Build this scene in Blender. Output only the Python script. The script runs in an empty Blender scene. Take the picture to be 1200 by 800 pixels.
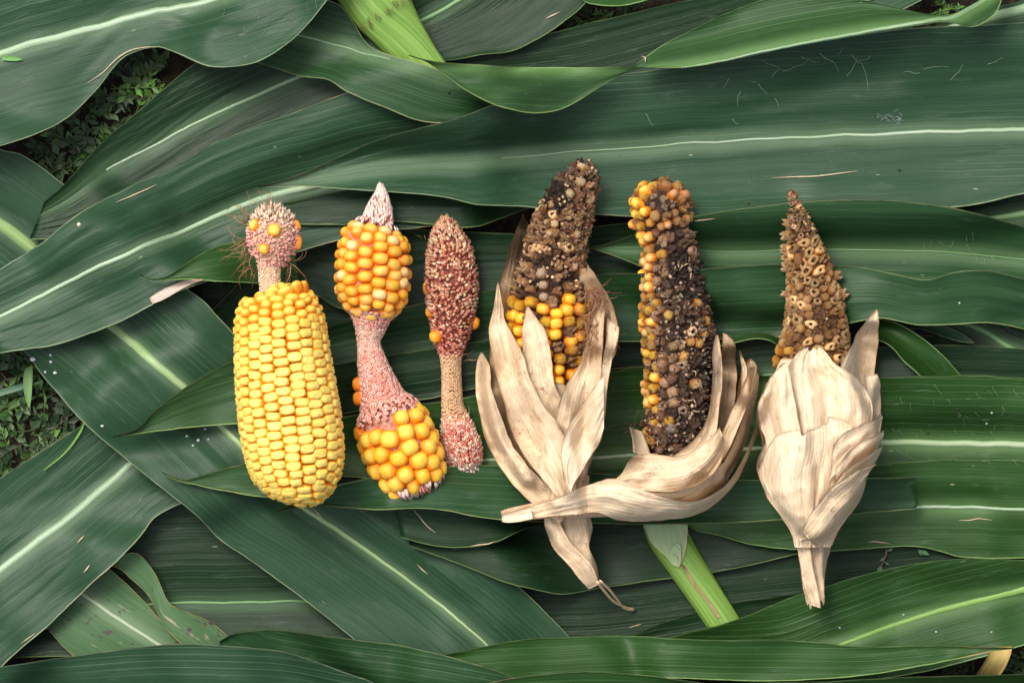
import bpy, math, random
import numpy as np
from mathutils import Vector, Matrix

random.seed(7)
rng = np.random.default_rng(7)
R = math.radians
PI = math.pi
C = bpy.context.scene.collection
SC = bpy.context.scene

# ------------------------------------------------------------------ camera, sky, sun, exposure
S = 0.0004                      # metres per photograph pixel on the leaf pile
CAM_H = 3.0
cd = bpy.data.cameras.new('camera')
cam = bpy.data.objects.new('camera', cd)
C.objects.link(cam)
cam.location = (0, 0, CAM_H)
cd.sensor_width = 36
cd.lens = 36 * (CAM_H - 0.042) / (1200 * S)
cd.clip_start = 0.05
cd.clip_end = 200
SC.camera = cam

SUN_EL, SUN_AZ = 56, 128        # azimuth: direction the light comes from, degrees from +X
world = bpy.data.worlds.new('World')
SC.world = world
world.use_nodes = True
wn = world.node_tree
sky = wn.nodes.new('ShaderNodeTexSky')
sky.sky_type = 'NISHITA'
sky.sun_disc = False
sky.sun_elevation = R(SUN_EL)
sky.sun_rotation = R(90 - SUN_AZ)
sky.air_density = 1.0
sky.dust_density = 6.0
sky.ozone_density = 1.0
wn.nodes['Background'].inputs[1].default_value = 0.14
hs = wn.nodes.new('ShaderNodeHueSaturation')          # thin overcast: the blue is mostly washed out
hs.inputs['Saturation'].default_value = 0.45
wn.links.new(sky.outputs[0], hs.inputs['Color'])
wn.links.new(hs.outputs[0], wn.nodes['Background'].inputs[0])

sd = bpy.data.lights.new('sun', 'SUN')
sd.energy = 1.22
sd.angle = R(22)
sd.color = (1.0, 0.955, 0.89)
sun = bpy.data.objects.new('sun', sd)
C.objects.link(sun)
dv = Vector((math.cos(R(SUN_AZ)) * math.cos(R(SUN_EL)), math.sin(R(SUN_AZ)) * math.cos(R(SUN_EL)), math.sin(R(SUN_EL))))
sun.rotation_euler = dv.to_track_quat('Z', 'Y').to_euler()
sun.location = (0, 0, 3)

SC.view_settings.view_transform = 'Standard'
SC.view_settings.look = 'None'
SC.view_settings.exposure = 0.6
SC.view_settings.gamma = 1
SC.view_settings.use_curve_mapping = False

# ------------------------------------------------------------------ small helpers
def W(x, y, z=0.0):
    return ((x - 600) * S, (400 - y) * S, z)

def crv(pts, n, even=True):
    """Smooth curve through the points, n samples even along its length."""
    p = np.asarray(pts, float)
    if len(p) == 2:
        t = np.linspace(0, 1, n)[:, None]
        return p[0] * (1 - t) + p[1] * t
    q = np.vstack([2 * p[0] - p[1], p, 2 * p[-1] - p[-2]])
    out = []
    t = np.linspace(0, 1, 24, endpoint=False)[:, None]
    for i in range(1, len(q) - 2):
        a, b, c, d = q[i - 1], q[i], q[i + 1], q[i + 2]
        out.append(0.5 * (2 * b + (c - a) * t + (2 * a - 5 * b + 4 * c - d) * t ** 2 + (3 * b - a - 3 * c + d) * t ** 3))
    out.append(p[-1:])
    o = np.vstack(out)
    l = np.r_[0, np.cumsum(np.linalg.norm(np.diff(o[:, :2], axis=0), axis=1))]
    l += np.arange(len(l)) * 1e-9
    s = np.linspace(0, l[-1], n)
    return np.stack([np.interp(s, l, o[:, k]) for k in range(o.shape[1])], 1)

_lat = rng.random((8, 256, 256))
def vnoise(a, b, k=0):
    """Smooth lattice noise in 0..1."""
    a = np.asarray(a, float); b = np.asarray(b, float)
    ia = np.floor(a).astype(int); ib = np.floor(b).astype(int)
    fa = a - ia; fb = b - ib
    fa = fa * fa * (3 - 2 * fa); fb = fb * fb * (3 - 2 * fb)
    L = _lat[k % 8]
    g = lambda i, j: L[(i) % 256, (j) % 256]
    return (g(ia, ib) * (1 - fa) + g(ia + 1, ib) * fa) * (1 - fb) + (g(ia, ib + 1) * (1 - fa) + g(ia + 1, ib + 1) * fa) * fb

# ------------------------------------------------------------------ height map everything is laid down on
CELL = 2.0
X0, Y0, NX, NY = -160.0, -160.0, 760, 560
H = np.full((NY, NX), 0.012)

def maxf(A, r):
    o = A
    for ax in (0, 1):
        acc = o.copy()
        for k in range(1, r + 1):
            up = np.roll(o, k, ax); dn = np.roll(o, -k, ax)
            acc = np.maximum(acc, np.maximum(up, dn))
        o = acc
    return o

def blur(A, r):
    o = A
    for ax in (0, 1):
        acc = o.copy()
        for k in range(1, r + 1):
            acc = acc + np.roll(o, k, ax) + np.roll(o, -k, ax)
        o = acc / (2 * r + 1)
    return o

def sample(A, x, y):
    fx = np.clip((x - X0) / CELL - 0.5, 0, NX - 1.001); fy = np.clip((y - Y0) / CELL - 0.5, 0, NY - 1.001)
    ix = fx.astype(int); iy = fy.astype(int)
    tx = fx - ix; ty = fy - iy
    return (A[iy, ix] * (1 - tx) + A[iy, ix + 1] * tx) * (1 - ty) + (A[iy + 1, ix] * (1 - tx) + A[iy + 1, ix + 1] * tx) * ty

def splat(x, y, z):
    ix = ((x - X0) / CELL).astype(int).ravel(); iy = ((y - Y0) / CELL).astype(int).ravel()
    ok = (ix >= 0) & (ix < NX) & (iy >= 0) & (iy < NY)
    np.maximum.at(H, (iy[ok], ix[ok]), z.ravel()[ok])

def upsample(G, fv, fu):
    nv, nu = G.shape[:2]
    v = np.linspace(0, nv - 1.0001, (nv - 1) * fv + 1); u = np.linspace(0, nu - 1.0001, (nu - 1) * fu + 1)
    iv = v.astype(int); iu = u.astype(int); tv = (v - iv)[:, None, None]; tu = (u - iu)[None, :, None]
    a = G[iv][:, iu] * (1 - tu) + G[iv][:, iu + 1] * tu
    b = G[iv + 1][:, iu] * (1 - tu) + G[iv + 1][:, iu + 1] * tu
    return a * (1 - tv) + b * tv

# ------------------------------------------------------------------ mesh helpers
def new_mesh(name, verts, faces, mat=None, attrs=None, smooth=True, cols=None):
    me = bpy.data.meshes.new(name)
    if isinstance(faces, np.ndarray):
        V = np.asarray(verts, np.float32); F = np.asarray(faces, np.int32)
        me.vertices.add(len(V)); me.vertices.foreach_set('co', V.ravel())
        me.loops.add(F.size); me.loops.foreach_set('vertex_index', F.ravel())
        me.polygons.add(len(F)); me.polygons.foreach_set('loop_start', np.arange(len(F), dtype=np.int32) * F.shape[1])
        me.update(calc_edges=True)
    else:
        me.from_pydata([tuple(map(float, v)) for v in verts], [], [tuple(map(int, f)) for f in faces])
    if smooth:
        me.polygons.foreach_set('use_smooth', [True] * len(me.polygons))
    for k, v in (attrs or {}).items():
        a = me.attributes.new(k, 'FLOAT', 'POINT')
        a.data.foreach_set('value', np.asarray(v, np.float32).ravel())
    if cols is not None:
        a = me.attributes.new('col', 'FLOAT_COLOR', 'POINT')
        c4 = np.ones((len(verts), 4), np.float32); c4[:, :3] = cols
        a.data.foreach_set('color', c4.ravel())
    if mat:
        me.materials.append(mat)
    me.update()
    return me

def link(name, me, parent=None):
    o = bpy.data.objects.new(name, me)
    C.objects.link(o)
    if parent is not None:
        o.parent = parent
        if parent.type == 'EMPTY':
            o.location = -Vector(parent.location)
    return o

def tag(o, label=None, cat=None, group=None, kind=None):
    if label: o['label'] = label
    if cat: o['category'] = cat
    if group: o['group'] = group
    if kind: o['kind'] = kind
    return o

def empty(name, loc, label, cat, group=None):
    e = bpy.data.objects.new(name, None)
    e.empty_display_size = 0.01
    e.location = loc
    C.objects.link(e)
    return tag(e, label, cat, group)

class Bag:
    """Collects pieces that become ONE mesh."""
    def __init__(s): s.v = []; s.f = []; s.c = []; s.n = 0
    def add(s, v, f, c=(1, 1, 1)):
        s.v.append(np.asarray(v, float)); s.f += [tuple(i + s.n for i in q) for q in f]
        cc = np.asarray(c, float)
        if cc.ndim == 1: cc = np.tile(cc, (len(v), 1))
        s.c.append(cc); s.n += len(v)
    def tube(s, pts, rad, n=5, c=(1, 1, 1)):
        p = np.asarray(pts, float); m = len(p)
        rad = np.broadcast_to(np.asarray(rad, float), (m,))
        t = np.gradient(p, axis=0); t /= np.linalg.norm(t, axis=1)[:, None] + 1e-12
        ref = np.tile(np.array([0.13, 0.09, 1.0]), (m, 1))
        a = np.cross(t, ref); a /= np.linalg.norm(a, axis=1)[:, None] + 1e-12
        b = np.cross(t, a)
        th = np.arange(n) * 2 * PI / n
        v = (p[:, None] + rad[:, None, None] * (a[:, None] * np.cos(th)[None, :, None] + b[:, None] * np.sin(th)[None, :, None])).reshape(-1, 3)
        f = [(i * n + j, i * n + (j + 1) % n, (i + 1) * n + (j + 1) % n, (i + 1) * n + j) for i in range(m - 1) for j in range(n)]
        f.append(tuple(range(n))[::-1]); f.append(tuple((m - 1) * n + j for j in range(n)))
        s.add(v, f, c)
    def build(s, name, mat, parent=None, smooth=True):
        return link(name, new_mesh(name, np.vstack(s.v), s.f, mat, None, smooth, np.vstack(s.c)), parent)

# ------------------------------------------------------------------ materials
class NT:
    def __init__(s, name):
        s.m = bpy.data.materials.new(name); s.m.use_nodes = True
        s.t = s.m.node_tree; s.b = s.t.nodes['Principled BSDF']
    def n(s, typ, **kw):
        x = s.t.nodes.new(typ)
        for k, v in kw.items(): setattr(x, k, v)
        return x
    def put(s, sock, val):
        if hasattr(val, 'is_output'): s.t.links.new(val, sock)
        elif isinstance(val, (tuple, list)) and len(val) == 3 and sock.type == 'RGBA': sock.default_value = (*val, 1)
        else: sock.default_value = val
    def attr(s, name, out='Fac'):
        return s.n('ShaderNodeAttribute', attribute_name=name).outputs[out]
    def math(s, op, a, b=0.0, c=None):
        x = s.n('ShaderNodeMath', operation=op)
        s.put(x.inputs[0], a); s.put(x.inputs[1], b)
        if c is not None: s.put(x.inputs[2], c)
        return x.outputs[0]
    def vec(s, x, y, z=0.0):
        c = s.n('ShaderNodeCombineXYZ')
        s.put(c.inputs[0], x); s.put(c.inputs[1], y); s.put(c.inputs[2], z)
        return c.outputs[0]
    def noise(s, vec, scale, detail=3, rough=0.5):
        x = s.n('ShaderNodeTexNoise')
        if vec is not None: s.put(x.inputs['Vector'], vec)
        s.put(x.inputs['Scale'], scale); s.put(x.inputs['Detail'], detail); s.put(x.inputs['Roughness'], rough)
        return x.outputs[0]
    def step(s, v, a, b):
        x = s.n('ShaderNodeMapRange', interpolation_type='SMOOTHSTEP')
        s.put(x.inputs[0], v); s.put(x.inputs[1], a); s.put(x.inputs[2], b)
        return x.outputs[0]
    def mix(s, f, a, b, mode='MIX'):
        x = s.n('ShaderNodeMix', data_type='RGBA', blend_type=mode)
        s.put(x.inputs[0], f); s.put(x.inputs[6], a); s.put(x.inputs[7], b)
        return x.outputs[2]
    def bump(s, h, strength, dist):
        x = s.n('ShaderNodeBump'); s.put(x.inputs['Strength'], strength); s.put(x.inputs['Distance'], dist); s.put(x.inputs['Height'], h)
        return x.outputs[0]
    def fin(s, col, rough=0.5, normal=None, spec=0.5, **kw):
        s.put(s.b.inputs['Base Color'], col); s.put(s.b.inputs['Roughness'], rough)
        s.put(s.b.inputs['Specular IOR Level'], spec)
        if normal is not None: s.put(s.b.inputs['Normal'], normal)
        for k, v in kw.items(): s.put(s.b.inputs[k], v)
        return s.m

def leaf_material(name, dark, light, halo, edge, spots=0.5, purple=0.0, rough=0.42):
    k = NT(name)
    ac, al, ed, md = k.attr('ac'), k.attr('al'), k.attr('ed'), k.attr('md')
    rnd = k.n('ShaderNodeObjectInfo').outputs['Random']
    off = k.math('MULTIPLY', rnd, 7.0)
    fine = k.noise(k.vec(k.math('MULTIPLY', ac, 1500.0), k.math('MULTIPLY', al, 9.0), off), 1.0, 3, 0.6)
    broad = k.noise(k.vec(k.math('MULTIPLY', ac, 190.0), k.math('MULTIPLY', al, 6.0), off), 1.0, 4, 0.65)
    cloud = k.noise(k.vec(k.math('MULTIPLY', ac, 40.0), k.math('MULTIPLY', al, 18.0), off), 1.0, 4, 0.6)
    vein = k.math('SINE', k.math('ADD', k.math('MULTIPLY', ac, 2 * PI / 0.0031), k.math('MULTIPLY', cloud, 2.5)))
    vein = k.math('POWER', k.math('MAXIMUM', vein, 0.0), 14.0)
    vein = k.math('MULTIPLY', vein, k.step(k.noise(k.vec(k.math('MULTIPLY', ac, 60.0), k.math('MULTIPLY', al, 5.0), off), 1.0), 0.4, 0.7))
    f = k.math('ADD', k.math('MULTIPLY', fine, 0.75), k.math('MULTIPLY', broad, 0.45))
    f = k.math('ADD', f, k.math('MULTIPLY', cloud, 0.35))
    f = k.math('ADD', 0.15, k.math('MULTIPLY', k.step(f, 0.5, 1.1), 0.7))
    c = k.mix(f, dark, light)
    c = k.mix(k.math('MULTIPLY', vein, 0.24), c, halo)
    # pale halo along the midrib
    hw = k.math('SUBTRACT', 1.0, k.step(md, 0.0010, 0.0075))
    c = k.mix(k.math('MULTIPLY', hw, 0.32), c, halo)
    # bleached margin
    jag = k.noise(k.vec(k.math('MULTIPLY', ac, 20.0), k.math('MULTIPLY', al, 60.0), off), 1.0, 3, 0.7)
    ee = k.math('SUBTRACT', 1.0, k.step(ed, k.math('MULTIPLY', jag, 0.0003), k.math('MULTIPLY', jag, 0.0013)))
    browned = k.step(k.noise(k.vec(off, k.math('MULTIPLY', al, 16.0), 0.0), 1.0, 2), 0.62, 0.74)
    c = k.mix(k.math('MULTIPLY', ee, 0.8), c, k.mix(browned, edge, (0.52, 0.36, 0.2)))
    # dry flecks, long with the veins
    fl = k.noise(k.vec(k.math('MULTIPLY', ac, 650.0), k.math('MULTIPLY', al, 150.0), off), 1.0, 1, 0.4)
    pat = k.step(k.noise(k.vec(k.math('MULTIPLY', ac, 30.0), k.math('MULTIPLY', al, 22.0), k.math('ADD', off, 3.0)), 1.0, 2), 0.5, 0.68)
    c = k.mix(k.math('MULTIPLY', k.math('MULTIPLY', k.step(fl, 0.775, 0.83), pat), spots), c, (0.45, 0.42, 0.3))
    fd = k.noise(k.vec(k.math('MULTIPLY', ac, 520.0), k.math('MULTIPLY', al, 430.0), k.math('ADD', off, 5.0)), 1.0, 1, 0.4)
    c = k.mix(k.math('MULTIPLY', k.step(fd, 0.80, 0.84), 0.8), c, (0.02, 0.016, 0.012))
    # pale dusty film
    dust = k.noise(k.vec(k.math('MULTIPLY', ac, 260.0), k.math('MULTIPLY', al, 50.0), k.math('ADD', off, 9.0)), 1.0, 5, 0.75)
    c = k.mix(k.math('MULTIPLY', k.step(dust, 0.55, 0.85), 0.16), c, (0.33, 0.4, 0.36))
    if purple:
        pp = k.noise(k.vec(k.math('MULTIPLY', ac, 240.0), k.math('MULTIPLY', al, 190.0), off), 1.0, 3, 0.6)
        c = k.mix(k.math('MULTIPLY', k.step(pp, 0.61, 0.67), purple), c, (0.06, 0.02, 0.035))
        pb = k.noise(k.vec(k.math('MULTIPLY', ac, 330.0), k.math('MULTIPLY', al, 60.0), k.math('ADD', off, 2.0)), 1.0, 3, 0.6)
        c = k.mix(k.math('MULTIPLY', k.step(pb, 0.62, 0.74), 0.6), c, (0.42, 0.33, 0.22))
    h = k.math('ADD', k.math('MULTIPLY', fine, 0.9), k.math('ADD', k.math('MULTIPLY', broad, 1.2), k.math('MULTIPLY', vein, -0.3)))
    ro = k.math('ADD', rough, k.math('MULTIPLY', k.math('SUBTRACT', cloud, 0.5), 0.3))
    return k.fin(c, ro, k.bump(h, 0.45, 0.0006), 0.2)

LM = {
    'mid':   leaf_material('leaf_mid_green', (0.0093, 0.0366, 0.0112), (0.0237, 0.0658, 0.0219), (0.16, 0.27, 0.12), (0.24, 0.29, 0.13)),
    'blue':  leaf_material('leaf_blue_green', (0.0106, 0.0374, 0.0159), (0.0261, 0.0681, 0.0306), (0.2, 0.29, 0.17), (0.24, 0.30, 0.17), 0.7),
    'dark':  leaf_material('leaf_shaded_green', (0.0042, 0.0186, 0.0055), (0.0117, 0.0351, 0.0113), (0.10, 0.19, 0.09), (0.16, 0.23, 0.09), 0.4),  # shade of the lower leaves put into a darker copy of the green
    'under': leaf_material('leaf_underside', (0.017, 0.050, 0.014), (0.033, 0.080, 0.026), (0.18, 0.33, 0.1), (0.25, 0.33, 0.12), 0.5, 0, 0.5),
    'fresh': leaf_material('leaf_fresh_green', (0.0125, 0.0459, 0.0071), (0.0261, 0.0735, 0.0147), (0.17, 0.30, 0.11), (0.22, 0.33, 0.12), 0.9),
    'sick':  leaf_material('leaf_spotted', (0.030, 0.085, 0.028), (0.085, 0.16, 0.07), (0.25, 0.33, 0.2), (0.30, 0.26, 0.1), 0.8, 0.75, 0.5),
    'straw': leaf_material('leaf_straw', (0.34, 0.24, 0.07), (0.5, 0.38, 0.13), (0.6, 0.5, 0.25), (0.4, 0.3, 0.12), 0.5, 0, 0.6),
}

def rib_material():
    k = NT('pale_midrib')
    ac, al = k.attr('ac'), k.attr('al')
    rnd = k.n('ShaderNodeObjectInfo').outputs['Random']
    n1 = k.noise(k.vec(k.math('MULTIPLY', ac, 1400.0), k.math('MULTIPLY', al, 14.0), k.math('MULTIPLY', rnd, 9.0)), 1.0, 3, 0.6)
    col = k.n('ShaderNodeObjectInfo').outputs['Color']
    c = k.mix(k.step(n1, 0.35, 0.7), k.mix(1.0, col, (0.62, 0.75, 0.55), 'MULTIPLY'), col)
    e = k.step(k.attr('ed'), 0.0, 0.9)
    c = k.mix(e, k.mix(0.7, col, (0.08, 0.2, 0.06)), c)
    return k.fin(c, 0.45, k.bump(n1, 0.3, 0.0004), 0.45)
RIB = rib_material()

def husk_material(name, a, b, stain, stain_amt):
    k = NT(name)
    ac, al, ed = k.attr('ac'), k.attr('al'), k.attr('ed')
    rnd = k.n('ShaderNodeObjectInfo').outputs['Random']
    off = k.math('MULTIPLY', rnd, 11.0)
    fine = k.noise(k.vec(k.math('MULTIPLY', ac, 850.0), k.math('MULTIPLY', al, 30.0), off), 1.0, 4, 0.7)
    broad = k.noise(k.vec(k.math('MULTIPLY', ac, 160.0), k.math('MULTIPLY', al, 30.0), off), 1.0, 4, 0.6)
    c = k.mix(k.step(k.math('ADD', k.math('MULTIPLY', fine, 0.5), k.math('MULTIPLY', broad, 0.6)), 0.35, 0.75), a, b)
    geo = k.n('ShaderNodeNewGeometry').outputs['Position']
    sp = k.noise(geo, 420.0, 4, 0.7)
    pt = k.noise(geo, 60.0, 3, 0.6)
    c = k.mix(k.math('MULTIPLY', k.math('MULTIPLY', k.step(sp, 0.52, 0.7), k.step(pt, 0.47, 0.66)), stain_amt), c, stain)
    st = k.noise(k.vec(k.math('MULTIPLY', ac, 420.0), k.math('MULTIPLY', al, 28.0), k.math('ADD', off, 4.0)), 1.0, 3, 0.6)
    c = k.mix(k.math('MULTIPLY', k.step(st, 0.58, 0.78), 0.4), c, k.mix(0.5, a, (0.3, 0.16, 0.07)))
    e = k.math('SUBTRACT', 1.0, k.step(ed, 0.0, 0.0009))
    c = k.mix(k.math('MULTIPLY', e, 0.4), c, (0.42, 0.25, 0.1))
    h = k.math('ADD', k.math('MULTIPLY', fine, 0.8), k.math('ADD', k.math('MULTIPLY', broad, 2.0), k.math('MULTIPLY', sp, 0.5)))
    rib = k.math('POWER', k.math('ABSOLUTE', k.math('SINE', k.math('ADD', k.math('MULTIPLY', ac, PI / 0.0016), k.math('MULTIPLY', broad, 4.0)))), 6.0)
    c = k.mix(k.math('MULTIPLY', k.math('MULTIPLY', rib, k.step(sp, 0.35, 0.6)), 0.24), c, k.mix(1.0, c, (0.68, 0.50, 0.34), 'MULTIPLY'))
    blot0 = k.noise(geo, 55.0, 2, 0.5)
    cr = k.noise(k.vec(k.math('MULTIPLY', ac, 170.0), k.math('MULTIPLY', al, 40.0), k.math('ADD', off, 8.0)), 1.0, 3, 0.55)
    cr = k.math('SUBTRACT', 1.0, k.step(k.math('ABSOLUTE', k.math('SUBTRACT', cr, 0.5)), 0.004, 0.022))
    cr2 = k.noise(geo, 75.0, 3, 0.6)
    cr2 = k.math('SUBTRACT', 1.0, k.step(k.math('ABSOLUTE', k.math('SUBTRACT', cr2, 0.5)), 0.002, 0.014))
    crk = k.math('MAXIMUM', k.math('MULTIPLY', cr, 0.55), k.math('MULTIPLY', k.math('MULTIPLY', cr2, k.step(blot0, 0.55, 0.7)), 0.35))
    c = k.mix(k.math('MULTIPLY', crk, 0.5), c, k.mix(1.0, c, (0.55, 0.36, 0.22), 'MULTIPLY'))
    blot = k.noise(geo, 150.0, 5, 0.7)
    c = k.mix(k.math('MULTIPLY', k.step(k.math('ADD', blot, k.math('MULTIPLY', k.math('SUBTRACT', fine, 0.5), 0.5)), 0.52, 0.74), 0.5 * stain_amt + 0.12), c, k.mix(0.45, a, (0.26, 0.13, 0.06)))
    h = k.math('SUBTRACT', k.math('ADD', h, k.math('MULTIPLY', rib, 0.3)), k.math('MULTIPLY', crk, 0.5))
    return k.fin(c, 0.55, k.bump(h, 0.38, 0.0006), 0.3)
HUSK = husk_material('dry_husk', (0.52, 0.375, 0.23), (0.70, 0.545, 0.37), (0.16, 0.09, 0.05), 0.85)
HUSK_PALE = husk_material('pale_dry_husk', (0.60, 0.45, 0.29), (0.75, 0.61, 0.435), (0.30, 0.20, 0.13), 0.35)
HUSK_BROWN = husk_material('brown_dry_husk', (0.24, 0.15, 0.08), (0.46, 0.33, 0.2), (0.06, 0.03, 0.02), 0.7)

def kernel_material(name, mould=0.0, gloss=0.28):
    k = NT(name)
    oi = k.n('ShaderNodeObjectInfo')
    col, rnd = oi.outputs['Color'], oi.outputs['Random']
    hz, hole = k.attr('hz'), k.attr('hole')
    tc = k.n('ShaderNodeTexCoord').outputs['Object']
    va = k.n('ShaderNodeVectorMath', operation='ADD'); k.put(va.inputs[0], tc); k.put(va.inputs[1], k.vec(k.math('MULTIPLY', rnd, 91.0), k.math('MULTIPLY', rnd, 37.0), 0.0))
    n1 = k.noise(va.outputs[0], 1.3, 3, 0.6)
    n2 = k.noise(va.outputs[0], 4.5, 4, 0.65)
    side = k.mix(1.0, col, (0.62, 0.44, 0.30) if mould > 0.5 else ((0.74, 0.46, 0.20) if mould else (0.95, 0.50, 0.09)), 'MULTIPLY')
    c = k.mix(k.step(hz, 0.52, 0.95), side, col)
    c = k.mix(k.math('MULTIPLY', k.step(n1, 0.4, 0.7), 0.35), c, k.mix(1.0, c, (1.0, 0.82, 0.55), 'MULTIPLY'))
    if mould:
        c = k.mix(k.math('MULTIPLY', k.step(n2, 0.5, 0.66), mould), c, (0.045, 0.024, 0.014))
        c = k.mix(k.math('MULTIPLY', k.step(n1, 0.62, 0.75), mould * 0.35), c, (0.36, 0.25, 0.17))
    c = k.mix(k.math('MULTIPLY', hole, 0.93), c, (0.03, 0.014, 0.008))
    return k.fin(c, gloss if not mould else 0.32, k.bump(n2, 0.25 + 0.4 * (mould > 0), 0.08), 0.5)
KM = kernel_material('sound_kernel')
KMOULD = kernel_material('mouldy_kernel', 0.75)
KTINT = kernel_material('stained_kernel', 0.32)

def core_material(name, a, b, bumpy=0.8, scale=900.0):
    k = NT(name)
    g = k.n('ShaderNodeNewGeometry').outputs['Position']
    n = k.noise(g, scale, 4, 0.7)
    m = k.noise(g, scale * 0.23, 3, 0.6)
    c = k.mix(k.step(k.math('ADD', k.math('MULTIPLY', n, 0.6), k.math('MULTIPLY', m, 0.4)), 0.38, 0.62), a, b)
    return k.fin(c, 0.75, k.bump(n, bumpy, 0.0012), 0.25)
CORE_ORANGE = core_material('orange_cob', (0.45, 0.16, 0.02), (0.62, 0.30, 0.05))
CORE_PINK = core_material('pink_cob', (0.40, 0.10, 0.07), (0.62, 0.33, 0.24))
CORE_STRAW = core_material('straw_cob', (0.45, 0.28, 0.16), (0.66, 0.46, 0.30))
CORE_ROT = core_material('rotten_cob', (0.012, 0.006, 0.003), (0.065, 0.034, 0.018))
CORE_GOLD = core_material('gnawed_cob', (0.03, 0.013, 0.005), (0.16, 0.08, 0.03))

def vcol_material(name, rough=0.6, noise_amt=0.35, scale=1200.0, spec=0.35):
    k = NT(name)
    c = k.attr('col', 'Color')
    n = k.noise(k.n('ShaderNodeNewGeometry').outputs['Position'], scale, 3, 0.6)
    c = k.mix(k.math('MULTIPLY', k.step(n, 0.4, 0.65), noise_amt), c, k.mix(1.0, c, (0.45, 0.4, 0.35), 'MULTIPLY'))
    return k.fin(c, rough, k.bump(n, 0.25, 0.0006), spec)
CHAFF = vcol_material('chaff')
SILK = vcol_material('silk', 0.5, 0.1)
WEED = vcol_material('weed_green', 0.5, 0.3)
SPECK = vcol_material('speck', 0.55, 0.15)

def stalk_material():
    k = NT('green_stalk')
    ac, al = k.attr('ac'), k.attr('al')
    fine = k.noise(k.vec(k.math('MULTIPLY', ac, 900.0), k.math('MULTIPLY', al, 10.0)), 1.0, 4, 0.6)
    c = k.mix(k.step(fine, 0.3, 0.75), (0.12, 0.25, 0.032), (0.27, 0.42, 0.09))
    return k.fin(c, 0.4, k.bump(fine, 0.4, 0.0006), 0.5)
STALK = stalk_material()

def soil_material():
    k = NT('dark_soil')
    g = k.n('ShaderNodeNewGeometry').outputs['Position']
    n = k.noise(g, 160.0, 6, 0.7)
    c = k.mix(k.step(n, 0.35, 0.7), (0.012, 0.010, 0.006), (0.05, 0.036, 0.022))
    return k.fin(c, 0.9, k.bump(n, 0.8, 0.006), 0.2)
SOIL = soil_material()

# ------------------------------------------------------------------ ground
gm = new_mesh('ground', [(-3, -3, 0), (3, -3, 0), (3, 3, 0), (-3, 3, 0)], [(0, 1, 2, 3)], SOIL, smooth=False)
tag(link('ground', gm), 'dark soil under the leaves', kind='structure')

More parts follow.
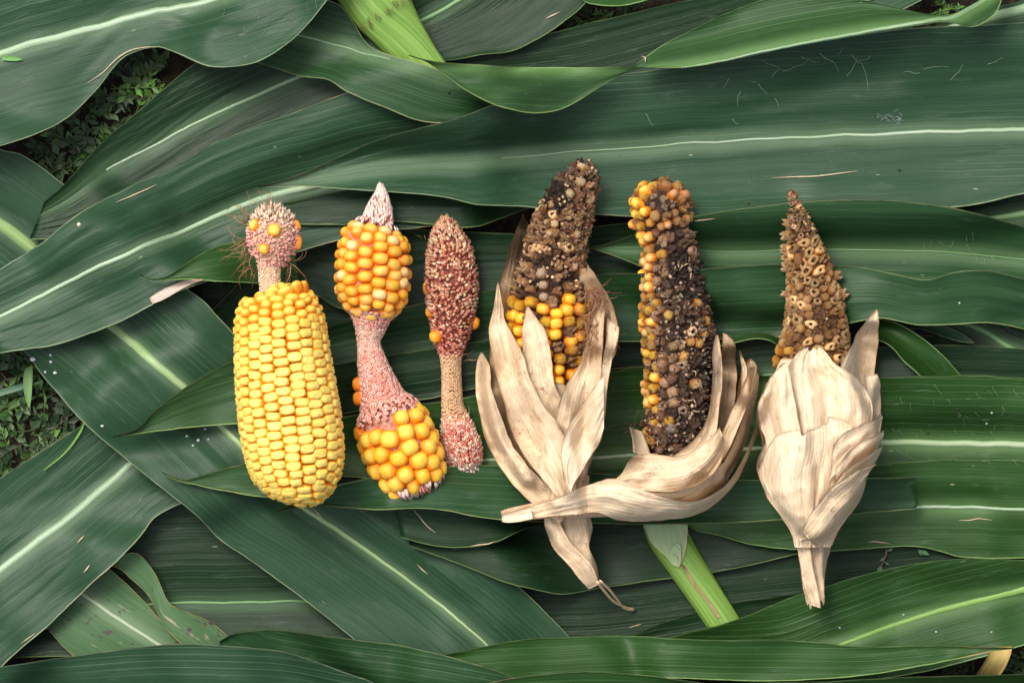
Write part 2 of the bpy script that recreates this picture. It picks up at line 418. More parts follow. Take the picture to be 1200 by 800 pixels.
# ------------------------------------------------------------------ sheets: corn leaves and husks
_seed = [0]
def sheet(A, B, mid=None, nu=None, nv=None, drape=11, gap=0.0010, lift=0.002, V=0.0, ruf=0.0, ruf_n=4.0, pleat=0.0008, pitch=18.0,
          und=0.0, endjag=0.0, jag=0.6, zA=0.0, zB=0.0, belly=0.0, raise_=0.0, cross=0.0, tears=0.0, fold=False, crinkle=0.0):
    """Grid between two edges, laid on the height map. Returns the grid and its attributes."""
    _seed[0] += 1
    k = _seed[0]
    a0 = crv(A, 60); b0 = crv(B, 60)
    ln = np.linalg.norm(np.diff((a0 + b0) / 2, axis=0), axis=1).sum()
    wd = np.linalg.norm(a0 - b0, axis=1)
    nv = nv or int(np.clip(ln / 7, 20, 180)); nu = nu or int(np.clip(wd.max() / 2.4, 9, 90))
    a = crv(A, nv); b = crv(B, nv)
    t = np.linspace(0, 1, nv)
    if jag:
        for e, o, q in ((a, b, 1), (b, a, 2)):
            d = e - o; L = np.linalg.norm(d, axis=1)[:, None] + 1e-6
            j = (vnoise(t * ln / 22, np.full(nv, k + 0.5), q) - 0.5) * 1.6 + (vnoise(t * ln / 8, np.full(nv, k + 9.5), q) - 0.5)
            if tears: j = j - tears * np.maximum(0, vnoise(t * ln / 15, np.full(nv, k + 3.5), q + 2) - 0.62) * 8
            e += d / L * (j * jag)[:, None] * np.minimum(1, L / 20)
    u = np.linspace(0, 1, nu)
    P = a[:, None] * (1 - u)[None, :, None] + b[:, None] * u[None, :, None]
    if endjag:
        dd = P[-1] - P[-4]; dd /= np.linalg.norm(dd, axis=1)[:, None] + 1e-9
        j = (vnoise(u * 5 + k, u * 0 + k, 2) - 0.5) + 0.7 * (vnoise(u * 14 + k, u * 0 + k, 3) - 0.5)
        for q in range(4):
            P[-1 - q] += dd * (endjag * (1 - q / 4) * j)[:, None]
    wd = np.linalg.norm(a - b, axis=1)
    cen = (a + b) / 2
    al = np.r_[0, np.cumsum(np.linalg.norm(np.diff(cen, axis=0), axis=1))]
    U, T = np.meshgrid(u, t)
    Wd = wd[:, None] * np.ones(nu)
    e = np.abs(2 * U - 1)
    m = None
    if mid is not None:
        mp = crv(mid, 160)
        us = np.linspace(0, 1, 61)
        m = np.full(nv, np.nan)
        for i in range(nv):
            row = a[i] * (1 - us)[:, None] + b[i] * us[:, None]
            d = np.linalg.norm(row[:, None] - mp[None], axis=2).min(1)
            j = d.argmin()
            if d[j] < 5: m[i] = us[j]
        ok = ~np.isnan(m)
        mi = np.interp(t, t[ok], m[ok])
        kk = np.ones(5) / 5
        mi = np.convolve(np.pad(mi, 2, mode='edge'), kk, 'valid')
    else:
        ok = None; mi = np.full(nv, 0.5)
    md = np.abs(U - mi[:, None]) * Wd
    D = blur(blur(maxf(H, drape), int(drape * 0.6)), drape - int(drape * 0.6)) if drape else H
    z = sample(D, P[..., 0], P[..., 1]) + gap + raise_
    z = z + lift * e ** 3
    z = z + zA * (1 - U) ** 2 + zB * U ** 2
    z = z + belly * np.sin(PI * U) * np.sin(PI * np.clip(T * 1.0, 0, 1)) ** 0.6
    if V:
        z = z + V * np.minimum(1, md / 45) * np.minimum(1, Wd / 70)
    if pleat:
        g = vnoise(U * Wd.max() / pitch + k * 3.7, T * ln / 260, k) + 0.5 * vnoise(U * Wd.max() / (pitch * 0.45) + k, T * ln / 180, k + 1)
        if fold: z = z + pleat * 1.3 * g * np.minimum(1, Wd / 50)
        else:
            g2 = vnoise(U * Wd.max() / 9.0 + k * 5.1, T * ln / 320, k + 2) + 0.6 * vnoise(U * Wd.max() / 4.6 + k, T * ln / 200, k + 3)
            z = z + (pleat * 0.62 * g + 0.00027 * g2) * np.minimum(1, Wd / 50)
    if crinkle:
        r1 = 1 - 2 * np.abs(vnoise(U * Wd.max() / 15 + k, T * ln / 42 + k, k) - 0.5)
        r2 = 1 - 2 * np.abs(vnoise(P[..., 0] / 17 + k, P[..., 1] / 17, k + 4) - 0.5)
        r3 = 1 - 2 * np.abs(vnoise(P[..., 0] / 8 + k, P[..., 1] / 9, k + 5) - 0.5)
        z = z + crinkle * (1.3 * r1 ** 3 + 0.9 * r2 ** 4 + 0.4 * r3 ** 3) + 0.0005 * vnoise(U * Wd.max() / 3.4 + k, T * ln / 60 + k, k + 6)
    if ruf:
        for sgn, q in ((0, 0), (1, 1)):
            w = np.clip((U if sgn else 1 - U) * 2 - 0.9, 0, 1.1) ** 1.6
            z = z + ruf * w * (0.5 + 0.5 * np.sin(2 * PI * (T * ruf_n + 0.37 * k + 0.45 * sgn) + 1.5 * vnoise(T * 6, T * 0 + k, 3)))
    if und:
        z = z + und * vnoise(T * ln / 120, U * 2 + k, 5)
    if cross:
        z = z + cross * (vnoise(P[..., 0] / 11, P[..., 1] / 11, k) + 0.5 * vnoise(P[..., 0] / 5, P[..., 1] / 5, k + 1))
    G = np.dstack([P, z])
    fv = max(1, int(math.ceil(ln / nv / 1.2))); fu = max(1, int(math.ceil(wd.max() / nu / 1.2)))
    Q = upsample(G, fv, fu)
    splat(Q[..., 0], Q[..., 1], Q[..., 2])
    at = {'ac': (U - mi[:, None]) * Wd * S, 'al': np.repeat(al[:, None], nu, 1) * S + k * 0.37,
          'ed': np.minimum(np.minimum(U, 1 - U) * Wd, 9999) * S, 'md': md * S if mid is not None else np.full_like(md, 1.0)}
    return dict(G=G, at=at, a=a, b=b, m=mi, ok=ok, al=al, wd=wd)

def sheet_mesh(name, sh, mat, thick=0.0003):
    G = sh['G']; nv, nu = G.shape[:2]
    v = np.stack([(G[..., 0] - 600) * S, (400 - G[..., 1]) * S, G[..., 2]], -1)
    top = v.reshape(-1, 3)
    idx = np.arange(nv * nu).reshape(nv, nu)
    fa = np.stack([idx[:-1, :-1], idx[1:, :-1], idx[1:, 1:], idx[:-1, 1:]], -1).reshape(-1, 4)
    # orientation: make normals point up
    p0, p1, p2 = top[fa[len(fa) // 2][0]], top[fa[len(fa) // 2][1]], top[fa[len(fa) // 2][2]]
    n = np.cross(p1 - p0, p2 - p0)
    if n[2] < 0: fa = fa[:, ::-1]
    bot = top - np.array([0, 0, thick])
    N = nv * nu
    fb = (fa + N)[:, ::-1]
    rim = np.r_[idx[0, :], idx[1:, -1], idx[-1, -2::-1], idx[-2:0:-1, 0]]
    r2 = np.roll(rim, -1)
    fr = np.stack([rim, r2, r2 + N, rim + N], -1)
    if n[2] > 0: fr = fr[:, ::-1]
    at = {k: np.r_[x.ravel(), x.ravel()] for k, x in sh['at'].items()}
    return new_mesh(name, np.vstack([top, bot]), np.vstack([fa, fb, fr]), mat, at)

def midrib(sh, leaf, w0, w1, col, h=0.35, name='midrib'):
    rows = np.where(sh['ok'])[0]
    if len(rows) < 3: return
    G = sh['G']; nu = G.shape[1]
    pts, wid = [], []
    for q, i in enumerate(rows):
        f = sh['m'][i] * (nu - 1); j = min(int(f), nu - 2); tt = f - j
        pts.append(G[i, j] * (1 - tt) + G[i, j + 1] * tt)
        wid.append(w0 + (w1 - w0) * q / (len(rows) - 1))
    pts = np.array(pts); wid = np.array(wid)
    tg = np.gradient(pts[:, :2], axis=0); tg /= np.linalg.norm(tg, axis=1)[:, None]
    nr = np.stack([-tg[:, 1], tg[:, 0]], 1)
    K = 9
    th = np.linspace(-1, 1, K)
    V = np.zeros((len(pts), K, 3)); ac = np.zeros((len(pts), K)); al = np.zeros((len(pts), K)); ed = np.zeros((len(pts), K))
    for c, x in enumerate(th):
        V[:, c, :2] = pts[:, :2] + nr * (x * wid / 2)[:, None]
        zz = pts[:, 2]
        V[:, c, 2] = zz + (1 - x * x) * h * wid * S * 0.5 + 0.00015 - 0.0008 * x ** 4
        ac[:, c] = x * wid / 2 * S; al[:, c] = sh['al'][rows] * S; ed[:, c] = 1 - abs(x)
    v = np.stack([(V[..., 0] - 600) * S, (400 - V[..., 1]) * S, V[..., 2]], -1).reshape(-1, 3)
    n = len(pts)
    idx = np.arange(n * K).reshape(n, K)
    fa = np.stack([idx[:-1, :-1], idx[1:, :-1], idx[1:, 1:], idx[:-1, 1:]], -1).reshape(-1, 4)
    p = v[fa[0]]
    if np.cross(p[1] - p[0], p[2] - p[0])[2] < 0: fa = fa[:, ::-1]
    o = link(name, new_mesh(name, v, fa, RIB, {'ac': ac, 'al': al, 'ed': ed}), leaf)
    o.color = (*col, 1)
    return o

LEAVES = 'corn leaves laid as a bed under the ears'
PALE = (0.36, 0.45, 0.28); WHITE = (0.40, 0.48, 0.37); YG = (0.26, 0.40, 0.10); DULL = (0.17, 0.29, 0.14)
def leaf(label, A, B, mat='mid', mid=None, rib=(8, 8), rc=PALE, **kw):
    sh = sheet(A, B, mid, **kw)
    o = link('corn_leaf', sheet_mesh('corn_leaf', sh, LM[mat]))
    tag(o, label, 'corn leaf', LEAVES)
    if mid is not None: midrib(sh, o, rib[0], rib[1], rc)
    return o

def strip_part(leaf_o, name, A, B, mat, lab=None, gap=0.0002, **kw):
    sh = sheet(A, B, None, nu=kw.pop('nu', 5), nv=kw.pop('nv', 14), drape=kw.pop('drape', 1), gap=gap, lift=kw.pop('lift', 0), pleat=kw.pop('pleat', 0), jag=kw.pop('jag', 0.8), **kw)
    o = link(name, sheet_mesh(name, sh, mat, 0.0002), leaf_o)
    if lab: o['label'] = lab
    return o

# ------------------------------------------------------------------ the bed of corn leaves, lowest first
# -- deep layer
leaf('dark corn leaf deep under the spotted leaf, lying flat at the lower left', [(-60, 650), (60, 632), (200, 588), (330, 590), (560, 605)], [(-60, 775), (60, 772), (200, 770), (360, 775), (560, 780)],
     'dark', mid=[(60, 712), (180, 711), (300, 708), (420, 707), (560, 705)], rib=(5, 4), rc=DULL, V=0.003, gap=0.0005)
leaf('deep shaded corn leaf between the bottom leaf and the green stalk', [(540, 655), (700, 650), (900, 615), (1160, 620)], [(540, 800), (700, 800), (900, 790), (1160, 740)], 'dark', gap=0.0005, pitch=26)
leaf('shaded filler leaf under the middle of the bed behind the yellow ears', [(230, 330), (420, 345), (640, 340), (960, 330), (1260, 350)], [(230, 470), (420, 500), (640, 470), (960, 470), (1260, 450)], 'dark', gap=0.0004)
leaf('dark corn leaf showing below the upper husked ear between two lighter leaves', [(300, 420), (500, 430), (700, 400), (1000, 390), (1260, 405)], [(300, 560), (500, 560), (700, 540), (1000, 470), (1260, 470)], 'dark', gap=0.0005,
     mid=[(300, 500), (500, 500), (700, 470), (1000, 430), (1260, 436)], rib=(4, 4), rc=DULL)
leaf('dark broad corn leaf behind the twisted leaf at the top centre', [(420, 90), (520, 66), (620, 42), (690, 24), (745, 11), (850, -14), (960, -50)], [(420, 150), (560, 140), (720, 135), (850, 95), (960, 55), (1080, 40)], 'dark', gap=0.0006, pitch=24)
leaf('greyish corn leaf end peeking out at the top right corner gap', [(880, 35), (960, 8), (1040, -14), (1120, -60)], [(930, 62), (1000, 30), (1062, 8), (1150, -40)], 'blue', mid=[(900, 50), (960, 18), (1010, 0), (1080, -35)], rib=(9, 9), rc=(0.34, 0.40, 0.30), gap=0.0006)
leaf('pale ribbed corn leaf at the top right edge of the bed', [(1085, 34), (1140, 12), (1200, -2), (1280, -25)], [(1085, 75), (1140, 62), (1200, 55), (1280, 40)], 'blue', mid=[(1085, 42), (1140, 24), (1200, 8), (1280, -12)], rib=(16, 16), rc=(0.30, 0.40, 0.27), gap=0.001)
leaf('dark corn leaf with a yellowish line right of the upper stalk', [(395, 62), (440, 30), (500, -25), (600, -70)], [(455, 76), (500, 70), (532, 68), (566, 62), (602, 57), (640, 38), (665, 20), (687, 1), (720, -40)], 'dark', mid=[(420, 55), (470, 32), (530, 2), (590, -40)], rib=(7, 7), rc=DULL, lift=0.0035, gap=0.0012, pitch=16)
leaf('leaf corner folded over the top edge right of the upper stalk', [(680, -30), (720, -30), (790, -30)], [(676, -8), (690, 2), (720, 5), (748, 1), (790, -14)], 'fresh', gap=0.003, nu=8)

# -- left side
leaf('corn leaf with pale parallel veins cut off by the left edge of the picture', [(-90, 150), (-40, 160), (0, 175), (18, 178), (42, 193), (70, 214), (105, 243), (170, 292), (230, 350)], [(-90, 300), (-40, 330), (0, 360), (40, 385), (110, 430), (170, 470)],
     'blue', mid=[(-60, 222), (0, 266), (36, 292), (90, 332), (150, 380)], rib=(19, 17), rc=(0.30, 0.40, 0.16), V=0.003, pitch=13)
leaf('dark corn leaf with a straight white midrib below the gap at the upper left', [(48, 236), (75, 212), (110, 170), (150, 135), (190, 100), (222, 74), (262, 48), (330, 10), (420, -30)], [(30, 280), (110, 275), (180, 240), (250, 200), (330, 160), (420, 130), (520, 110)],
     'dark', mid=[(120, 196), (170, 172), (210, 150), (270, 122), (340, 91), (400, 66)], rib=(3, 7), rc=(0.36, 0.44, 0.33), V=0.0025, pitch=13, pleat=0.0011)
# -- spotted, torn leaf at the bottom left
sp = sheet([(90, 640), (130, 672), (150, 690), (172, 713), (192, 736), (215, 762), (240, 800)], [(5, 705), (52, 740), (66, 755), (82, 770), (110, 800), (150, 830)], [(60, 670), (95, 700), (140, 730), (182, 757), (230, 790)], gap=0.003, lift=0.001, pleat=0.0006)
spo = link('corn_leaf', sheet_mesh('corn_leaf', sp, LM['sick']))
tag(spo, 'torn corn leaf with purple rot spots and a slit, at the lower left', 'corn leaf', LEAVES)
midrib(sp, spo, 6, 6, (0.50, 0.52, 0.44))
s2 = sheet([(118, 650), (137, 652), (156, 648), (170, 660), (182, 678), (190, 697), (198, 710), (216, 718), (240, 728), (262, 744), (285, 768)], [(118, 664), (136, 667), (152, 680), (165, 692), (176, 706), (186, 728), (192, 738), (200, 746), (212, 758), (224, 775), (240, 800)], None, gap=0.004, lift=0.001, pleat=0.0005, nu=12)
tag(link('torn_strip', sheet_mesh('torn_strip', s2, LM['sick']), spo), 'torn side strip with an orange scorched margin')

leaf('lower left corn leaf with a bright white midrib running up to the crossing leaf', [(-110, 640), (-50, 592), (0, 558), (40, 532), (70, 512), (100, 494), (150, 455), (210, 420)], [(-110, 860), (-50, 830), (10, 772), (50, 738), (100, 690), (138, 656), (163, 630), (180, 607), (212, 590), (250, 575), (320, 520)],
     'blue', mid=[(-80, 732), (0, 668), (40, 637), (80, 606), (120, 572), (157, 539), (230, 480)], rib=(11, 10), rc=WHITE, V=0.002, lift=0.002, pitch=15, raise_=0.004)

# -- behind the ears, upper left to right
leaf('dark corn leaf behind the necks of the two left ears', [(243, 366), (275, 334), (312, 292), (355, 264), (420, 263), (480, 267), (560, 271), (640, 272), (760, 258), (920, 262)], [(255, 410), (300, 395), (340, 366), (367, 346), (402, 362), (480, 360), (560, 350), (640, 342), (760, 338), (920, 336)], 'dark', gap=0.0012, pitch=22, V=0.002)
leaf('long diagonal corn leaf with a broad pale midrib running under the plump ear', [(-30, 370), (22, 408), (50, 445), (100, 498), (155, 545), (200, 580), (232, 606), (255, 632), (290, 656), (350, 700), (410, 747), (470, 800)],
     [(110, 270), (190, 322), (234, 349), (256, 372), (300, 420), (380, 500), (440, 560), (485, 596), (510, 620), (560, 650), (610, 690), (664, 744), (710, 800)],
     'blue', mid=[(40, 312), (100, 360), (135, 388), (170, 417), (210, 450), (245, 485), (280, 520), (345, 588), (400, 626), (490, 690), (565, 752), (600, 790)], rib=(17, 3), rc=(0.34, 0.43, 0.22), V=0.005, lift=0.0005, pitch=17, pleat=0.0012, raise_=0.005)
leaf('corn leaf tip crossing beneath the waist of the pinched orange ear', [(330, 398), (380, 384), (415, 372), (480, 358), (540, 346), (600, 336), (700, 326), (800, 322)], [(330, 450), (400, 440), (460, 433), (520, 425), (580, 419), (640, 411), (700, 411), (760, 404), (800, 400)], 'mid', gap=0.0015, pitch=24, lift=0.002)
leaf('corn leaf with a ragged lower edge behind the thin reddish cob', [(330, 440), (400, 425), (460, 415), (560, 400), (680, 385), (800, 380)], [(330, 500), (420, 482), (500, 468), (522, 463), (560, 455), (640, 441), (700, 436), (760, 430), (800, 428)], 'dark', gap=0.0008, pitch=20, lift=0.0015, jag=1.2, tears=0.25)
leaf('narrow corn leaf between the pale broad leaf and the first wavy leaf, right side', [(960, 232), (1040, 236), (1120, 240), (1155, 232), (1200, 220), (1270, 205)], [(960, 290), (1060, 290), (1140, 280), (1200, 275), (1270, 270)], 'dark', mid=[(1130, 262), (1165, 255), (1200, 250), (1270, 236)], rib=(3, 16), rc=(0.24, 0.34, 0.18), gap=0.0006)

# -- right side, middle
leaf('dark ribbed corn leaf glimpsed through the gap at the right edge', [(1085, 350), (1150, 340), (1200, 340), (1260, 345)], [(1100, 405), (1150, 412), (1200, 415), (1260, 418)], 'dark', mid=[(1120, 375), (1150, 383), (1180, 402), (1205, 425)], rib=(8, 8), rc=DULL, gap=0.0005)
leaf('narrow leaf with a dry patch just above the pale right leaf', [(990, 412), (1040, 406), (1095, 404), (1150, 405), (1200, 408), (1270, 410)], [(990, 470), (1040, 470), (1100, 470), (1200, 470), (1270, 470)], 'dark', gap=0.0012, pitch=14, lift=0.0015)
leaf('small pale pointed leaf tip under the wavy right leaf', [(1050, 360), (1080, 374), (1110, 382), (1130, 391), (1144, 401)], [(1050, 384), (1080, 386), (1105, 394), (1125, 400), (1144, 402)], 'blue', gap=0.003, nu=9, nv=16)
leaf('slim corn leaf bending down to the right beside the tallest husk point', [(1018, 372), (1034, 374), (1055, 379), (1076, 391), (1100, 410), (1122, 432), (1145, 460)], [(1005, 395), (1030, 398), (1048, 408), (1062, 424), (1078, 438), (1090, 452), (1100, 465)], 'fresh', gap=0.003, lift=0.0005, belly=0.004, pitch=12)

# -- the left leaf over its neighbours
leaf('wide corn leaf from the left edge with a long white midrib, above the plump ear', [(-90, 368), (-40, 340), (0, 314), (50, 283), (76, 262), (100, 245), (150, 218), (200, 195), (250, 166), (300, 146), (350, 128), (405, 108), (470, 95), (560, 85)],
     [(-90, 425), (-40, 420), (0, 413), (60, 405), (100, 392), (150, 372), (200, 346), (240, 331), (285, 316), (330, 300), (420, 275), (540, 262)],
     'blue', mid=[(-80, 402), (0, 371), (50, 345), (100, 320), (150, 297), (200, 275), (245, 255), (290, 236), (360, 217), (450, 195)], rib=(5, 11), rc=WHITE, V=0.0015, lift=0.0015, pitch=15, pleat=0.0012, jag=1.0, raise_=0.004)
leaf('dark leaf tail under the broad top leaf, behind the tip of the orange ear', [(320, 240), (380, 226), (450, 215), (560, 205), (660, 210)], [(320, 262), (400, 263), (450, 259), (500, 262), (548, 266), (580, 258), (620, 243), (660, 232)], 'dark', gap=0.001, lift=0.001, pitch=14)
leaf('leaf with a scorched lower margin running from the top left under the twist', [(320, -10), (388, 0), (410, 20), (430, 50), (455, 63), (485, 72), (520, 84), (560, 95), (610, 120)], [(250, 55), (300, 72), (350, 88), (384, 93), (405, 107), (450, 126), (490, 141), (522, 144), (560, 140), (620, 135)],
     'mid', mid=[(300, 24), (350, 40), (390, 51), (430, 62), (455, 68)], rib=(5, 2), rc=(0.26, 0.36, 0.24), gap=0.002, lift=0.002, pitch=16, raise_=0.003)
top_broad = leaf('very wide blue green corn leaf with a white midrib across the upper right', [(297, 219), (322, 212), (352, 203), (388, 187), (440, 165), (500, 149), (528, 142), (575, 125), (640, 104), (740, 84), (850, 70), (950, 49), (1060, 33), (1200, 25), (1290, 15)],
     [(297, 219), (330, 219), (360, 219), (410, 222), (470, 226), (520, 231), (560, 240), (620, 242), (700, 251), (770, 254), (850, 253), (950, 250), (1060, 247), (1140, 240), (1200, 227), (1290, 212)],
     'blue', mid=[(590, 184), (650, 178), (700, 174), (800, 167), (900, 161), (1000, 157), (1100, 153), (1200, 150), (1290, 147)], rib=(0.8, 8), rc=WHITE, V=0.002, lift=0.0035, pitch=26, pleat=0.0014, gap=0.0015, raise_=0.005)

# -- green stalk at the top
def stalk(label, pts, rads, node=None, collar=None, zr=0.0):
    p = crv(np.array([(x, y, r) for (x, y), r in zip(pts, rads)], float), 40)
    _zz = sample(blur(maxf(H, 4), 6), p[:, 0], p[:, 1])
    t = np.gradient(p[:, :2], axis=0); t /= np.linalg.norm(t, axis=1)[:, None]
    n = np.stack([-t[:, 1], t[:, 0]], 1)
    K = 28
    th = np.arange(K) * 2 * PI / K
    V = np.zeros((40, K, 3)); ac = np.zeros((40, K)); al = np.zeros((40, K))
    l = np.r_[0, np.cumsum(np.linalg.norm(np.diff(p[:, :2], axis=0), axis=1))]
    zc = np.median(_zz) + zr
    for j, a in enumerate(th):
        rr = p[:, 2] * (1 + 0.035 * math.cos(a * 9) + 0.02 * math.cos(a * 17 + 1))
        V[:, j, :2] = p[:, :2] + n * (rr * math.cos(a))[:, None]
        V[:, j, 2] = zc + p[:, 2] * S * 0.45 + rr * S * 0.62 * math.sin(a)
        ac[:, j] = a * p[:, 2] * S; al[:, j] = l * S
    splat(V[..., 0], V[..., 1], V[..., 2])
    U = upsample(V, 3, 6); splat(U[..., 0], U[..., 1], U[..., 2])
    v = np.stack([(V[..., 0] - 600) * S, (400 - V[..., 1]) * S, V[..., 2]], -1).reshape(-1, 3)
    idx = np.arange(40 * K).reshape(40, K)
    f = [(idx[i, j], idx[i, (j + 1) % K], idx[i + 1, (j + 1) % K], idx[i + 1, j]) for i in range(39) for j in range(K)]
    f += [tuple(idx[0][::-1]), tuple(idx[-1])]
    o = link('corn_stalk', new_mesh('corn_stalk', v, f, STALK, {'ac': ac, 'al': al}))
    tag(o, label, 'corn stalk')
    return o, zc
st1, z1 = stalk('yellowish green corn stalk with a brown ringed node at the top edge', [(398, -60), (425, -25), (445, 5), (468, 38), (488, 66), (504, 88)], [34, 37, 36, 29, 25, 24])
lerp_ = lambda t: (0.10 + 0.2 * t, 0.07 + 0.16 * t, 0.03 + 0.05 * t)
nb = Bag()
for k in range(50):                     # fringe of root hairs round the node
    a = rng.uniform(0.1, PI - 0.1)
    c0 = np.array([453.0, 12.0]); nrm = np.array([0.82, -0.57]); tt = np.array([0.57, 0.82])
    r = 37
    q = c0 + nrm * r * math.cos(a) + tt * rng.uniform(-6, 3)
    z = z1 + r * S * 0.45 + r * S * 0.62 * math.sin(a)
    l = rng.uniform(3, 9)
    q2 = q + tt * l + nrm * rng.uniform(-3, 3)
    nb.tube([W(*q, z + 0.0002), W(*((q + q2) / 2), z + 0.0012), W(*q2, z - 0.0004)], [0.00016, 0.00013, 0.00006], 4, lerp_(rng.random()))
tag(nb.build('node_ring', CHAFF, st1), kind='stuff')

# -- twisted bright leaf at the top
leaf('bright green corn leaf twisting over itself along the top right', [(478, 66), (510, 74), (560, 77), (650, 79), (700, 79), (741, 79), (800, 80), (850, 72), (900, 61), (1000, 42), (1060, 32), (1100, 27), (1120, 30), (1140, 33), (1160, 22), (1173, 5), (1182, -30)],
     [(482, 68), (503, 76), (545, 107), (572, 122), (600, 131), (630, 134), (662, 127), (700, 104), (737, 82), (780, 50), (850, 15), (905, -4), (965, -8), (1010, -2), (1045, 7), (1108, 18), (1150, -2), (1170, -30)],
     'under', mid=[(800, 79), (850, 71), (900, 60), (1000, 41), (1060, 31), (1098, 25), (1118, 20), (1150, 3), (1165, -10)], rib=(2, 8), rc=(0.26, 0.36, 0.22), gap=0.004, lift=0.003, drape=8, pitch=22, belly=0.002, zA=0.003, raise_=0.009)

# -- broad pale leaf across the top right

# -- wavy leaves on the right
leaf('wavy corn leaf starting as a pointed tip right of the upper husked ear', [(686, 288), (704, 287), (722, 281), (755, 271), (780, 262), (815, 253), (870, 244), (925, 238), (980, 234), (1050, 235), (1110, 242), (1150, 251), (1200, 264), (1280, 285)],
     [(686, 288), (704, 294), (722, 300), (742, 308), (765, 318), (820, 335), (900, 345), (1000, 350), (1100, 350), (1200, 345), (1280, 345)],
     'mid', mid=[(720, 289), (780, 290), (850, 294), (1000, 292), (1130, 296), (1280, 312)], rib=(1.5, 3), rc=DULL, V=0.004, lift=0.003, pitch=20, pleat=0.0014, gap=0.0015, raise_=0.003)
leaf('corn leaf with a rippled upper edge just below the wavy pointed one', [(640, 330), (705, 322), (750, 320), (825, 315), (880, 311), (940, 309), (1000, 312), (1050, 321), (1075, 327), (1095, 326), (1122, 318), (1160, 317), (1200, 326), (1280, 345)],
     [(640, 400), (720, 400), (800, 402), (850, 398), (940, 392), (1000, 378), (1030, 373), (1055, 377), (1080, 381), (1120, 380), (1150, 378), (1175, 380), (1200, 385), (1280, 400)],
     'mid', lift=0.003, ruf=0.003, ruf_n=5, pitch=17, pleat=0.0013, gap=0.0015, raise_=0.003)
leaf('thin curled leaf scrap looping out beside the gnawed cob', [(838, 404), (858, 396), (885, 390), (905, 392), (920, 402)], [(838, 407), (858, 403), (884, 397), (902, 399), (914, 406)], 'fresh', gap=0.002, nu=7, nv=20, belly=0.002)
leaf('corn leaf with a wide pale midrib leaving the right edge beside the husked gnawed ear', [(300, 520), (360, 498), (420, 485), (500, 473), (560, 463), (640, 446), (710, 436), (760, 431), (850, 438), (950, 442), (1030, 443), (1080, 441), (1150, 440), (1200, 443), (1290, 450)],
     [(300, 550), (420, 560), (520, 560), (650, 566), (760, 570), (880, 568), (1000, 559), (1080, 558), (1120, 557), (1160, 553), (1174, 547), (1200, 545), (1290, 540)],
     'fresh', mid=[(560, 540), (690, 538), (735, 535), (850, 528), (1025, 520), (1100, 520), (1200, 522), (1290, 525)], rib=(5, 11), rc=(0.42, 0.50, 0.33), V=0.001, lift=0.001, pitch=20, gap=0.0015, jag=1.0, raise_=0.003)
leaf('corn leaf corner pointing in from the right edge by the pale midrib leaf', [(1173, 547), (1195, 543), (1240, 536), (1290, 530)], [(1173, 548), (1187, 562), (1204, 578), (1235, 600), (1290, 630)], 'mid', gap=0.0025, nu=14)

# -- lower middle and bottom
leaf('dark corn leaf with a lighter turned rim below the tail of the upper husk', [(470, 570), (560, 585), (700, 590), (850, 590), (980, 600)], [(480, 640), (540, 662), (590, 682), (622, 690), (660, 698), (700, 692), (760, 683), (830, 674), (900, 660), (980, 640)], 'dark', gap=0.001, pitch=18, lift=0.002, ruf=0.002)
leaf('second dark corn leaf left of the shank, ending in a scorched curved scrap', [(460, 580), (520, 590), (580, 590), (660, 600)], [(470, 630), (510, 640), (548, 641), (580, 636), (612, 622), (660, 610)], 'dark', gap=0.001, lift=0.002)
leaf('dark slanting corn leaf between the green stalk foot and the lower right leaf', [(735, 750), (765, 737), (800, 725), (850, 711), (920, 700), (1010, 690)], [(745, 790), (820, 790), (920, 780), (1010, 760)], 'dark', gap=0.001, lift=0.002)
tattered = leaf('tattered corn leaf with dry streaks under the gnawed ear husk', [(802, 615), (850, 590), (920, 570), (1000, 550), (1100, 540), (1200, 540), (1290, 542)], [(802, 616), (822, 624), (850, 631), (885, 640), (940, 646), (1000, 646), (1060, 642), (1085, 643), (1110, 648), (1135, 655), (1200, 656), (1290, 655)],
     'fresh', mid=[(1000, 599), (1080, 596), (1140, 596), (1200, 598), (1290, 600)], rib=(5, 6), rc=(0.38, 0.46, 0.34), lift=0.0015, pitch=14, pleat=0.001, gap=0.001, jag=1.1)

# -- lower stalk with its collar
st2, z2 = stalk('fresh green leaf stalk with a pale collar under the bent husk', [(773, 584), (777, 604), (784, 628), (800, 655), (826, 695), (852, 735), (862, 752)], [23, 24, 24, 22, 20, 19, 19], zr=-0.004)
def collar_piece(name, A, B, mat, zz, **kw):
    sh = sheet(A, B, None, nu=kw.pop('nu', 12), nv=18, drape=2, gap=zz, lift=0, pleat=0.0003, jag=0.6, **kw)
    return link(name, sheet_mesh(name, sh, mat), st2)
COLLAR = leaf_material('pale_collar', (0.20, 0.32, 0.13), (0.42, 0.50, 0.30), (0.5, 0.56, 0.4), (0.5, 0.4, 0.22), 0.4)
collar_piece('collar', [(752, 598), (757, 622), (766, 640), (780, 652), (790, 664)], [(806, 598), (807, 622), (806, 640), (802, 655), (797, 666)], COLLAR, 0.0008)
collar_piece('ligule', [(787, 646), (790, 640), (795, 637), (799, 643), (799, 655), (798, 664)], [(787, 648), (789, 650), (793, 652), (796, 656), (797, 662), (798, 666)], COLLAR, 0.0012, nu=6)
gr = collar_piece('groove', [(800, 664), (815, 690), (828, 704), (842, 726)], [(803, 663), (818, 688), (831, 703), (846, 725)], HUSK_BROWN, 0.0003, nu=4)

